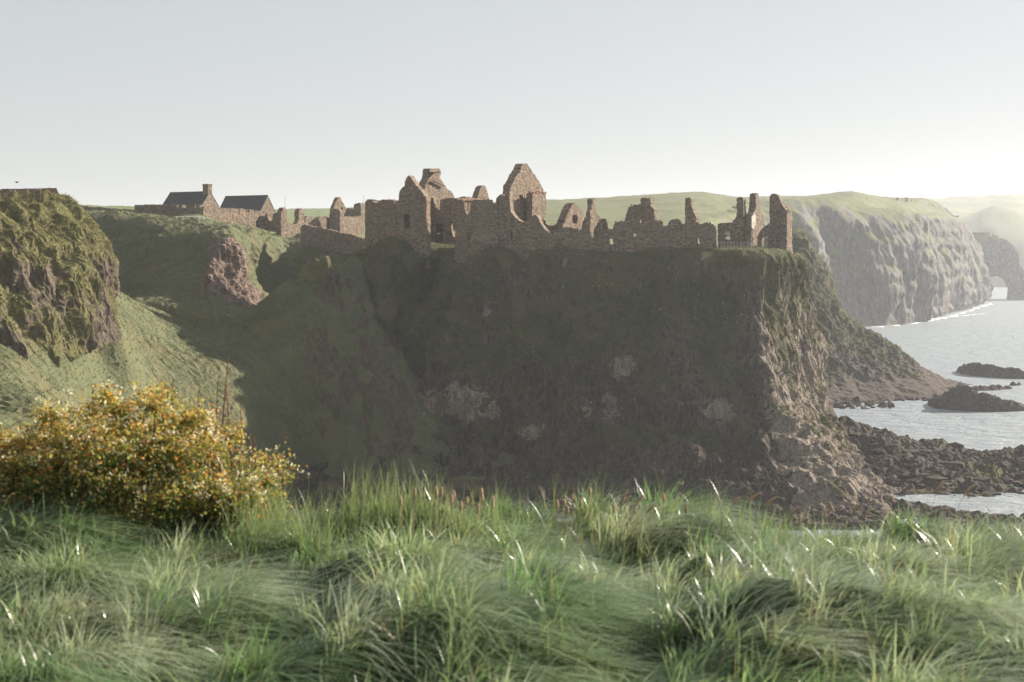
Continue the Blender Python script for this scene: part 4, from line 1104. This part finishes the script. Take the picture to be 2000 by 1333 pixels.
# ---- bird
b = thing('gull', 'tiny bird gliding in the sky above the bluff wall', 'bird', tuple(at(33, 357, 150)))
p = at(33, 357, 150)
k = MB(); k.tube([p + [-.18, 0, 0], p + [-.08, 0, .01], p + [.05, 0, .02], p + [.17, 0, .04], p + [.23, 0, .05]], [.012, .05, .06, .035, .01], 8); k.build('body', M_DARK, b, True)
for s in (-1, 1):
    v = [p + [.06, 0, .03], p + [-.05, 0, .03], p + [-.02, s * .28, .12], p + [.07, s * .26, .13], p + [-.12, s * .6, .06], p + [-.05, s * .58, .065]]
    v += [q - np.array([0, 0, .012]) for q in v]
    obj('wing', make_mesh('wing', np.array(v), [[0, 1, 2, 3], [3, 2, 4, 5], [9, 8, 7, 6], [11, 10, 8, 9], [0, 3, 9, 6], [3, 5, 11, 9], [1, 7, 8, 2], [2, 8, 10, 4], [5, 4, 10, 11]]), M_DARK, b)

# ------------------------------------------------------------------ sea arch, skerries, boulders, foam
pla = Plane((1890, 985), (2060, 966))
me = wall_mesh('sea_arch', pla, [(1880, 448), (1896, 454), (1915, 455), (1935, 455), (1955, 463), (1970, 474), (1984, 490), (1992, 520), (2003, 530), (2030, 535), (2050, 560), (2055, 592), (1880, 596)],
               [[(1924, 600), (1922, 575), (1924, 556), (1930, 545), (1938, 540), (1948, 539), (1957, 543), (1964, 553), (1969, 568), (1968, 600)]], th=15, cell=1.2, jit=.2, relief=.35)
co = np.empty(len(me.vertices) * 3, np.float32); me.vertices.foreach_get('co', co); co = co.reshape(-1, 3)
co[:, 1] += fbm(co * .06, 4) * 5
me.vertices.foreach_set('co', co.ravel())
me.attributes.new('veg', 'FLOAT', 'POINT').data.foreach_set('value', sstep(co[:, 2], 30, 46).astype(np.float32) * .7)
tag(obj('sea_arch', me, M_CHALK), kind='structure')

def ico(sub):
    import bmesh
    bm = bmesh.new(); bmesh.ops.create_icosphere(bm, subdivisions=sub, radius=1)
    v = np.array([x.co[:] for x in bm.verts]); f = np.array([[x.index for x in p.verts] for p in bm.faces]); bm.free()
    return v, f

def skerry(name, label, spine, wid, hts, seed):
    """low reef: a ridge along a spine of (px, waterline py) with crest heights"""
    pts = np.array([at(px, py, CAM_Z * FPX / (py - 500.0))[:2] for px, py in spine])
    k = np.linspace(0, 1, len(pts)); nu, nv = 90, 34
    c = spline(pts, k, np.linspace(0, 1, nu)); h = spline(np.array(hts, float), k, np.linspace(0, 1, nu)); wd = spline(np.array(wid, float), k, np.linspace(0, 1, nu))
    t = np.linspace(-1, 1, nv)
    T = np.gradient(c, axis=0); T /= np.linalg.norm(T, axis=1)[:, None]; Nn = np.stack([-T[:, 1], T[:, 0]], 1)
    XY = c[:, None] + Nn[:, None] * (t[None, :, None] * wd[:, None, None])
    Z = (h[:, None] + 1.2) * (1 - np.abs(t[None]) ** 1.7) - 1.2
    S = np.concatenate([XY, Z[..., None]], 2); f = S.reshape(-1, 3) + seed
    d = (ridged(f * np.array([.4, .4, .3]), 4, gain=.6) * .5 + fbm(f * 1.4, 3) * .25).reshape(Z.shape)
    S[..., 2] += d * sstep(Z, -1.1, .5); S[..., 0] += .35 * fbm(f * .9 + 9, 3).reshape(Z.shape)
    o = obj(name, make_mesh(name, S.reshape(-1, 3), grid_quads(nu, nv), attrs={'veg': np.full(nu * nv, .12)}), M_SHORE)
    return tag(o, label, 'sea rock', 'low rocks in the sea')
skerry('sea_rock', 'long low dark rock lying farthest out in the water', [(1872, 726), (1900, 732), (1950, 737), (2010, 740), (2080, 738)], [1.2, 3, 3.2, 3, 1], [.8, 2.6, 2.4, 1.6, .3], 3)
skerry('sea_rock', 'dark rock with a steep hump rising from the water of the bay', [(1814, 790), (1840, 797), (1875, 801), (1920, 803), (1975, 803), (2040, 800)], [.8, 2.4, 3, 3, 2.6, 1], [.4, 2.2, 4.4, 3.2, 1.6, .3], 8)
skerry('sea_rock', 'thin flat reef barely above the water between the two larger rocks', [(1750, 762), (1800, 764), (1860, 764), (1920, 763), (1978, 760)], [1, 2.5, 3, 3, 1], [.3, .8, .7, .9, .2], 14)
skerry('sea_rock', 'tiny flat rock awash beside the tip of the thin reef', [(1972, 753), (1982, 754), (1994, 753)], [.4, .8, .3], [.2, .5, .1], 21)

def boulders(name, n, where, size, mat, sub=1):
    v0, f0 = ico(sub); V, T = [], []
    for k in range(n):
        p, s = where(k), size()
        v = v0 * (1 + .28 * RNG.normal(size=(len(v0), 1)).clip(-1, 1)) * np.array([s * random.uniform(.8, 1.4), s * random.uniform(.8, 1.3), s * random.uniform(.5, .9)])
        a = random.uniform(0, 6.28); R = np.array([[cos(a), -sin(a), 0], [sin(a), cos(a), 0], [0, 0, 1]])
        V.append(v @ R.T + p); T.append(f0 + k * len(v0))
    V = np.concatenate(V)
    return tag(obj(name, make_mesh(name, V, None, np.concatenate(T), attrs={'veg': np.full(len(V), .08)}), mat), kind='stuff')
def hshore(px, py0, py1):
    py = random.uniform(py0, py1); D = CAM_Z * FPX / (py - 500.0)
    return at(px, py, D) + [0, 0, random.uniform(-.1, .35)]
boulders('beach_boulders', 900, lambda k: hshore(random.uniform(1618, 1880), 752, 784) if k % 3 else hshore(random.uniform(1630, 1740), 755, 800), lambda: random.choice((.25, .35, .45, .6, .9)) * random.uniform(.7, 1.3), M_SHORE)
def sshore(k):
    while True:
        x, y = random.uniform(42, 88), random.uniform(150, 214)
        z = float(SHORE(np.array([x]), np.array([y]))[0])
        if -.6 < z < 5: return np.array([x, y, z + random.uniform(-.1, .25)])
boulders('shore_boulders', 1300, sshore, lambda: random.choice((.2, .3, .4, .6, 1.0)) * random.uniform(.7, 1.3), M_SHORE)
def cshore(k):
    x = random.uniform(-27, 22); D = random.uniform(163, 178)
    return np.array([x, D - max(0, x) * .15, random.uniform(-.2, 1.2)])
def fshore(k):
    x = random.uniform(20, 43)
    return np.array([x, random.uniform(155, 166), random.uniform(-.1, .5)])
boulders('foot_boulders', 700, fshore, lambda: random.uniform(.3, 1.0), M_SHORE)
boulders('cove_shingle', 1700, cshore, lambda: random.uniform(.12, .5), M_SHORE)

M_FOAM = plain_mat('sea_foam', (0.85, 0.86, 0.86), 0.7, 0.05, 3.0)
def foam(name, line, wmax):
    pts = np.array([at(px, py, CAM_Z * FPX / (py - 500.0))[:2] for px, py in line])
    k = np.linspace(0, 1, len(pts)); nu = 160
    c = spline(pts, k, np.linspace(0, 1, nu)); q = np.c_[c, np.zeros(nu)]
    w0 = np.maximum(0, .2 + fbm(q * .08, 4)) * wmax; w1 = np.maximum(0, .25 + fbm(q * .07 + 30, 4)) * wmax * .4
    V = np.concatenate([np.c_[c[:, 0], c[:, 1] - w0, np.full(nu, .05)], np.c_[c[:, 0], c[:, 1] + w1, np.full(nu, .05)]])
    i = np.arange(nu - 1)
    tag(obj(name, make_mesh(name, V, np.stack([i, i + 1, nu + i + 1, nu + i], 1)), M_FOAM), kind='stuff')
foam('surf_foam', [(1680, 641), (1720, 638), (1765, 634), (1800, 630), (1840, 622), (1885, 610), (1920, 598), (1938, 592)], 8)
foam('surf_foam', [(1800, 627), (1840, 621), (1890, 616), (1930, 612)], 5)

# ------------------------------------------------------------------ haze
hz, nt, out = newmat('haze_air')
pv = nd(nt, 'ShaderNodeVolumePrincipled', {'Color': (0.88, 0.93, 1.0, 1), 'Density': 0.00019, 'Anisotropy': 0.4})
nt.links.new(pv.outputs[0], out.inputs['Volume'])
b = MB(); b.box(((SEA_X0 + SEA_X1) / 2, (SEA_Y0 + SEA_Y1) / 2, 47), (SEA_X1 - SEA_X0 + 200, SEA_Y1 - SEA_Y0 + 200, 120))
tag(b.build('haze', hz), kind='stuff')

# ------------------------------------------------------------------ near clifftop plants
def blades(base_p, hgt, lean, wid, col, nseg=4, twist=None):
    """curved tapering blades as strips; base_p (n,3), hgt (n), lean (n,2) tip offset, wid (n)"""
    n = len(base_p)
    ts = np.linspace(0, 1, nseg + 1)
    az = np.arctan2(lean[:, 1], lean[:, 0]) + pi / 2 + (twist if twist is not None else 0)
    side = np.stack([np.cos(az), np.sin(az), np.zeros(n)], 1)
    L = np.linalg.norm(lean, axis=1)
    drop = np.clip(L / (hgt + 1e-6), 0, 2.2)
    V = np.zeros((n, 2 * nseg + 1, 3))
    C = np.zeros((n, 2 * nseg + 1, 3))
    for k, t in enumerate(ts):
        p = base_p + np.stack([lean[:, 0] * t ** 1.8, lean[:, 1] * t ** 1.8, hgt * (t - .42 * drop * t ** 2.4)], 1)
        w = wid * (1 - t ** 1.6) * .5
        if k < nseg:
            V[:, 2*k] = p - side * w[:, None]; V[:, 2*k+1] = p + side * w[:, None]
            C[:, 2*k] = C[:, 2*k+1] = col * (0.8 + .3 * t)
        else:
            V[:, 2*k] = p; C[:, 2*k] = col * 1.1
    m = 2 * nseg + 1
    q = np.array([[2*k, 2*k+1, 2*k+3, 2*k+2] for k in range(nseg - 1)])
    tr = np.array([[2*nseg-2, 2*nseg-1, 2*nseg]])
    o = (np.arange(n) * m)[:, None, None]
    return V.reshape(-1, 3), (q[None] + o).reshape(-1, 4), (tr[None] + o).reshape(-1, 3), C.reshape(-1, 3)

M_GRASS = leaf_mat('long_grass', trans=.36, rough=.33, spec=.75)
M_LEAF = leaf_mat('shrub_leaf', trans=.5, rough=.45, spec=.3)
M_PETAL = leaf_mat('white_petal', trans=.4, rough=.6, spec=.2, tint=.9)
M_TWIG = plain_mat('brown_twig', (0.16, 0.085, 0.05), .8, .3, 20)
M_SEED = plain_mat('brown_seed_head', (0.36, 0.25, 0.155), .85, .3, 60)

r_ = np.random.default_rng(21)
# tussocks: each leans its own way, most of them over to the right with the wind
cxs, cys = [], []
while len(cxs) < 620:                                       # tussock centres, kept apart
    y = 3.2 + 5.7 * r_.random(); x = (r_.random() * 2 - 1) * (1.5 + y * .46)
    if y > 8.3 and x < -1.2 - .2 * (y - 8): continue
    if all((x - p) ** 2 + (y - q) ** 2 > .21 ** 2 for p, q in zip(cxs, cys)) or r_.random() < .02:
        cxs.append(x); cys.append(y)
cx, cy = np.array(cxs), np.array(cys)
q = np.stack([cx, cy, np.zeros_like(cx)], 1)
wind = fbm(q * .5 + 4, 2) * 1.5 - .5                        # lean direction, radians from +x
size = .8 + .75 * r_.random(len(cx)) ** 1.5 + .3 * fbm(q * .8 + 2, 2)
cnt = (170 * size ** 1.5 + 40 * r_.random(len(cx))).astype(int)
idx = np.repeat(np.arange(len(cx)), cnt)
n = len(idx)
a = r_.random(n) * 2 * pi; rr = np.sqrt(r_.random(n)) * .13 * size[idx]
bx, by = cx[idx] + rr * np.cos(a), cy[idx] + rr * np.sin(a)
bz = fg_ground(bx, by) - .02
h = (.205 * size)[idx] * (.6 + .6 * r_.random(n))
out_ = (.04 + .19 * r_.random(n) ** .8) * size[idx]
wv = .30 * size[idx] * (.25 + r_.random(n)); wa = wind[idx] + r_.normal(size=n) * .35
lean = np.stack([np.cos(a), np.sin(a)], 1) * out_[:, None] + np.stack([np.cos(wa), np.sin(wa)], 1) * wv[:, None]
tone = r_.random((n, 1)); tc = r_.random(len(cx))
pal = np.array([[.105, .17, .075], [.15, .21, .11], [.20, .245, .155], [.26, .29, .205]])[r_.integers(0, 4, len(cx))]
col = pal[idx] * (.85 + 1.1 * tone)
dry = r_.random(n) < .05
col[dry] = np.array([.36, .30, .18])
wid = (.005 + .006 * r_.random(n))
# short growth in the hollows
ns_ = 6000
fy = 2.9 + 6.0 * r_.random(ns_); fx = (r_.random(ns_) * 2 - 1) * (1.5 + fy * .46)
fl_ = np.stack([r_.normal(size=ns_), r_.normal(size=ns_)], 1) * .06
bx, by = np.r_[bx, fx], np.r_[by, fy]; bz = np.r_[bz, fg_ground(fx, fy) - .02]; h = np.r_[h, .08 + .14 * r_.random(ns_)]; lean = np.r_[lean, fl_]; wid = np.r_[wid, .004 + .004 * r_.random(ns_)]
col = np.r_[col, np.array([.09, .14, .055]) * (.7 + .8 * r_.random((ns_, 1)))]
# upright blades along the brink
nb = 9000
ex = r_.uniform(-1.75, 4.2, nb); ey = r_.uniform(7.5, 8.9, nb); clump = fbm(np.stack([ex, ey, 0 * ex], 1) * 2.2, 2)
ok = (clump > -.05) & ((ex < -.4) | (r_.random(nb) < .35))
ex, ey, clump = ex[ok], ey[ok], clump[ok]; nb = len(ex)
eh = (.16 + .18 * r_.random(nb)) * (1 + .45 * clump) * np.where(ex < .6, 1.15, .9)
el_ = np.stack([r_.normal(size=nb) * .09 + .05, r_.normal(size=nb) * .08], 1)
et = r_.random((nb, 1)); ec = np.array([.13, .18, .075]) * (1 - et) + np.array([.28, .31, .15]) * et
bx, by = np.r_[bx, ex], np.r_[by, ey]; bz = np.r_[bz, fg_ground(ex, ey) - .02]; h = np.r_[h, eh]; lean = np.r_[lean, el_]; wid = np.r_[wid, .004 + .004 * r_.random(nb)]; col = np.r_[col, ec]; n = len(bx)
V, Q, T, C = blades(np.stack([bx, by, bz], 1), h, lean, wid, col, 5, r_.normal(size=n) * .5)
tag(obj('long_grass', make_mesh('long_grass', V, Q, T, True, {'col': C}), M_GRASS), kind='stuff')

# ---- seed heads standing above the grass line
def seed_head(px, py, D, k):
    top = at(px, py, D)
    gz = float(fg_ground(top[0], D))
    lx = random.uniform(-.05, .05)
    o = thing('plantain', 'brown plantain seed head on a thin stalk above the grass line', 'seed head', (top[0] - lx, D, gz), 'plantain heads above the grass')
    hl = random.uniform(.022, .036)
    b = MB(); b.tube([(top[0] - lx, D, gz), (top[0] - lx * .4, D, (gz + top[2]) / 2), tuple(top - [0, 0, hl])], [.0025, .002, .0017], 5); b.build('stalk', M_SEED, o)
    b = MB(); b.tube([top + [0, 0, z] for z in (-hl, -hl * .7, -hl * .2, hl * .3, hl * .7, hl * .9)], [.003, .0075, .0095, .009, .006, .0015], 8)
    b.build('head', M_SEED, o, True)
for k, (x, y) in enumerate(((705, 445), (775, 405), (880, 405), (905, 400), (965, 415), (955, 440), (1000, 470), (1030, 445), (1100, 405), (1105, 430), (1085, 485), (1155, 445), (1470, 465), (1505, 455),
                            (1545, 430), (1585, 460), (1520, 490), (1630, 400), (1745, 480), (1805, 490), (1850, 490), (1830, 540), (1990, 430), (1950, 495))):
    seed_head(500 + x / 2.5, 800 + y / 2.5, 7.6 + .5 * random.random(), k)
for x, y in ((350, 240), (905, 290), (80, 290)):
    seed_head(1200 + x / 2.5, 900 + y / 2.5, 7.6 + .5 * random.random(), 0)

def panicle(px, py, D, bend):
    top = at(px, py, D); gz = float(fg_ground(top[0], D)); H = top[2] - gz
    o = thing('grass_panicle', 'arching tan grass panicle nodding above the grass line', 'grass stalk', (top[0] - bend, D, gz), 'grass panicles above the grass')
    f = lambda t: np.array([top[0] - bend + bend * t ** 2.2, D, gz + H * (1.18 * t - .18 * t ** 4)])
    b = MB(); b.tube([f(t) for t in (0, .25, .5, .7, .82)], [.002, .0018, .0015, .0013, .001], 5); b.build('stalk', M_SEED, o)
    b = MB(); b.tube([f(t) for t in (.8, .86, .92, .97, 1.02, 1.06)], [.002, .006, .008, .007, .005, .001], 6); b.build('panicle', M_SEED, o, True)
for x, y, bd in ((60, 150, .06), (70, 178, .08), (135, 178, .1), (195, 220, .12), (605, 185, .08), (700, 165, .14), (775, 188, .13), (890, 232, .1), (1050, 205, -.05), (1020, 240, -.04), (1255, 240, .1), (1600, 110, .09), (1745, 128, .12), (1185, 215, .06)):
    panicle(1200 + x / 2.5, 900 + y / 2.5, 7.4 + .5 * random.random(), bd)

# ---- flowering bush
bu = thing('flowering_bush', 'flowering bush with golden leaves and white blossom at the clifftop edge', 'bush', (-2.3, 8.6, float(fg_ground(-2.3, 8.6))))
prof_px = np.array([-330, -200, -80, 0, 40, 90, 130, 180, 230, 290, 340, 390, 430, 470, 510, 545, 580])
prof_py = np.array([960, 900, 890, 880, 862, 842, 815, 800, 785, 775, 792, 815, 848, 868, 885, 920, 975])
def bush_top(x, D):
    return CAM_Z + (500 - np.interp(CX + x * FPX / D, prof_px, prof_py)) / FPX * D
rb = np.random.default_rng(5)
lx, ly, lz, lr = [], [], [], []          # the crown is a heap of leafy lumps with gaps between them
while len(lx) < 330:
    x = rb.uniform(-4.0, -1.47); y = rb.uniform(8.0, 9.4)
    zt_ = float(bush_top(x, 8.7)) - .5 * ((y - 8.7) / .85) ** 2; zg_ = float(fg_ground(x, y))
    if zt_ < zg_ + .06: continue
    R = rb.uniform(.05, .19); zt_ += .09 * rb.normal(); zc = zg_ + (zt_ - zg_) * rb.random() ** (.35 if rb.random() < .65 else 1.2) - R * .55
    lx.append(x); ly.append(y); lz.append(zc); lr.append(R)
lx, ly, lz, lr = map(np.array, (lx, ly, lz, lr))
per = 28
li = np.repeat(np.arange(len(lx)), per)
dl = rb.normal(size=(len(li), 3)); dl[:, 2] = np.abs(dl[:, 2]) * 1.0 - .15; dl /= np.linalg.norm(dl, axis=1)[:, None]
Ps = np.stack([lx, ly, lz], 1)[li] + dl * (lr[li] * rb.uniform(.7, 1.05, len(li)))[:, None]
sx, sy, sz = Ps.T
z0 = fg_ground(sx, sy)
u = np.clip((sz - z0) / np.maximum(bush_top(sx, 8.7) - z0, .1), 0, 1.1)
sdir = dl * .8 + rb.normal(size=dl.shape) * .35 + [0, 0, .45]
sdir /= np.linalg.norm(sdir, axis=1)[:, None]
slen = rb.uniform(.04, .12, len(sx)) * np.where(rb.random(len(sx)) < .12, 2.4, 1.0)
nl = 11
si = np.repeat(np.arange(len(sx)), nl)
up = np.tile(np.linspace(0, 1, nl), len(sx))
P = np.stack([sx, sy, sz], 1)[si] + sdir[si] * (slen[si] * (up - .6))[:, None] + rb.normal(size=(len(si), 3)) * .02
d = rb.normal(size=P.shape); d[:, 2] = np.abs(d[:, 2]) * .6 + .1; d /= np.linalg.norm(d, axis=1)[:, None]
e = np.cross(d, rb.normal(size=P.shape)); e /= np.linalg.norm(e, axis=1)[:, None]
ln = rb.uniform(.014, .030, len(P))[:, None]; wd = ln * .4
fold = np.cross(d, e) * wd * .35
V = np.stack([P, P + d * ln * .5 + e * wd + fold, P + d * ln, P + d * ln * .5 - e * wd + fold], 1).reshape(-1, 3)
o4 = (np.arange(len(P)) * 4)[:, None]
T = np.concatenate([o4 + [0, 1, 2], o4 + [0, 2, 3]])
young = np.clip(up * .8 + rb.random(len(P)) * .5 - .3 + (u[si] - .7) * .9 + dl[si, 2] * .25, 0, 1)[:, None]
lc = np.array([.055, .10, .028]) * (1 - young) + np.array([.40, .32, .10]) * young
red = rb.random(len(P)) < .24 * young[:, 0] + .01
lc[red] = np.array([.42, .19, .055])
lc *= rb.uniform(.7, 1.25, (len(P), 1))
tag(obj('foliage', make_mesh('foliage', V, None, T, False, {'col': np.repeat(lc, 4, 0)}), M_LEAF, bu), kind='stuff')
pick = rb.choice(np.nonzero(u > .5)[0], 800, replace=False)
FP, FT, FC = [], [], []
cnt_ = 0
for i in pick:
    c = np.array([sx[i], sy[i], sz[i]]) + sdir[i] * slen[i] * .5
    for k in range(rb.integers(4, 11)):
        p = c + rb.normal(size=3) * np.array([.018, .018, .012]); nn = rb.normal(size=3) + [0, -.3, .8]; nn /= np.linalg.norm(nn)
        a1 = np.cross(nn, [0, 0, 1.0]); a1 /= np.linalg.norm(a1) + 1e-9; a2 = np.cross(nn, a1); R = rb.uniform(.007, .012)
        ring = [p + R * (1 if j % 2 == 0 else .55) * (a1 * cos(j * pi / 5) + a2 * sin(j * pi / 5)) + nn * (.002 if j % 2 == 0 else 0) for j in range(10)]
        FP += [p] + ring; FT += [[cnt_, cnt_ + 1 + j, cnt_ + 1 + (j + 1) % 10] for j in range(10)]; cnt_ += 11
FP = np.array(FP)
tag(obj('blossom', make_mesh('blossom', FP, None, np.array(FT), False, {'col': np.tile([.72, .66, .52], (len(FP), 1))}), M_PETAL, bu), kind='stuff')
tw = MB()
for i in rb.choice(len(sx), 420, replace=False):
    p = np.array([sx[i], sy[i], sz[i]]); q0 = np.array([sx[i] * .97 - .06, 8.7 + (sy[i] - 8.7) * .5, z0[i] + .02 + (sz[i] - z0[i]) * .25])
    tw.tube([q0, (q0 + p) / 2 + rb.normal(size=3) * .03, p, p + sdir[i] * slen[i] * .5], [.006, .0045, .003, .0015], 4)
tag(tw.build('branches', M_TWIG, bu), kind='stuff')

# ---- dry stems behind the bush
for px, y0, y1, D, bx_, lab in (
        (446, 697, 870, 8.9, -.05, 'tallest bare dry stem standing behind the flowering bush'), (441, 748, 870, 9.0, .04, None), (426, 740, 868, 9.1, -.02, None), (418, 790, 866, 9.0, .0, None), (388, 760, 845, 9.3, .0, None),
        (470, 800, 890, 9.2, .02, None), (338, 740, 800, 9.4, .0, None), (180, 760, 810, 9.2, .02, None), (486, 840, 905, 9.2, .03, None), (497, 855, 915, 9.1, .02, None), (539, 870, 940, 9.0, .03, None), (532, 895, 940, 9.0, -.02, None)):
    p1, p0 = at(px, y0, D), at(px, y1 + 40, D)
    b = MB(); b.tube([p0 + [bx_ * .6, 0, -.3], p0 + [bx_, 0, 0], (p0 * .5 + p1 * .5) + [bx_ * .6, 0, 0], p1], [.009, .008, .006, .003], 5)
    for t_ in (.45, .6, .72, .84, .93):
        c = p0 * (1 - t_) + p1 * t_ + np.array([bx_ * (1 - t_), 0, 0])
        s_ = random.choice((-1, 1)); b.tube([c, c + [s_ * .012, 0, .02]], [.003, .0012], 4)
    tag(b.build('dry_stem', M_TWIG), lab or 'thin bare dry stem standing behind the flowering bush', 'stem', 'dry stems behind the bush')

# ------------------------------------------------------------------ grass tufts on the slopes
M_TUFT = leaf_mat('slope_grass', trans=.3, rough=.8, spec=.1)
def tufts(name, surf, n, size, cols, seed, lo=.45, wid=.07, xr=None, up=.75):
    S, veg = surf
    N = normals(S)
    du = np.linalg.norm(np.gradient(S, axis=0), axis=2); dv = np.linalg.norm(np.gradient(S, axis=1), axis=2)
    view = np.array([0, 0, CAM_Z]) - S
    face = (N * view).sum(2) / np.linalg.norm(view, axis=2)
    px = CX + FPX * S[..., 0] / S[..., 1]
    py = 500 - (S[..., 2] - CAM_Z) / S[..., 1] * FPX
    w = du * dv * (veg > lo) * (face > -.1) * (S[..., 1] > 60) * (px > -120) * (px < 2100) * (py < 1060) * np.clip(face + .25, .05, 1)
    if xr is not None: w = w * xr(S)
    w = w.ravel() / w.sum()
    g = np.random.default_rng(seed)
    i = g.choice(len(w), n, p=w)
    P = S.reshape(-1, 3)[i] + g.normal(size=(n, 3)) * .08
    Nn = N.reshape(-1, 3)[i]
    P = P - Nn * .06
    d = Nn * (1 - up * .5) + np.array([0, 0, up]) + g.normal(size=(n, 3)) * .38 + np.array([-.18, -.1, 0])
    down = Nn * np.array([1, 1, 0]); d = d + down * .35
    d /= np.linalg.norm(d, axis=1)[:, None]
    L = size * g.uniform(.5, 1.4, n)
    t = g.random((n, 1)); c = np.array(cols[0]) * (1 - t) + np.array(cols[1]) * t
    nz = fbm(P * .25, 2)[:, None]
    c = c * (1 + .35 * nz)
    V, Q, T, C = blades(P, np.maximum(.03, L * d[:, 2]), d[:, :2] * L[:, None], wid * g.uniform(.6, 1.5, n), c, 2, g.normal(size=n) * 1.2)
    tag(obj(name, make_mesh(name, V, Q, T, False, {'col': C}), M_TUFT), kind='stuff')
GA, GB = (.065, .077, .036), (.165, .173, .09)
tufts('meadow_grass', MEAD, 60000, .34, (GA, GB), 1)
tufts('hill_grass', HILL, 30000, .36, (GA, GB), 2)
tufts('plateau_grass', PLAT, 9000, .4, (GA, GB), 3)
tufts('bluff_grass', BLUFF, 45000, .4, ((.085, .082, .035), (.22, .185, .085)), 4, lo=.4)
tufts('rock_face_grass', CROCK, 42000, .42, ((.04, .045, .02), (.14, .13, .062)), 5, lo=.5, wid=.09)
tufts('knob_grass', KNOB, 2500, .32, ((.085, .085, .04), (.21, .185, .09)), 7)
tufts('headland_grass', HEADL, 9000, .6, ((.045, .05, .024), (.12, .12, .06)), 6, lo=.5, wid=.12)
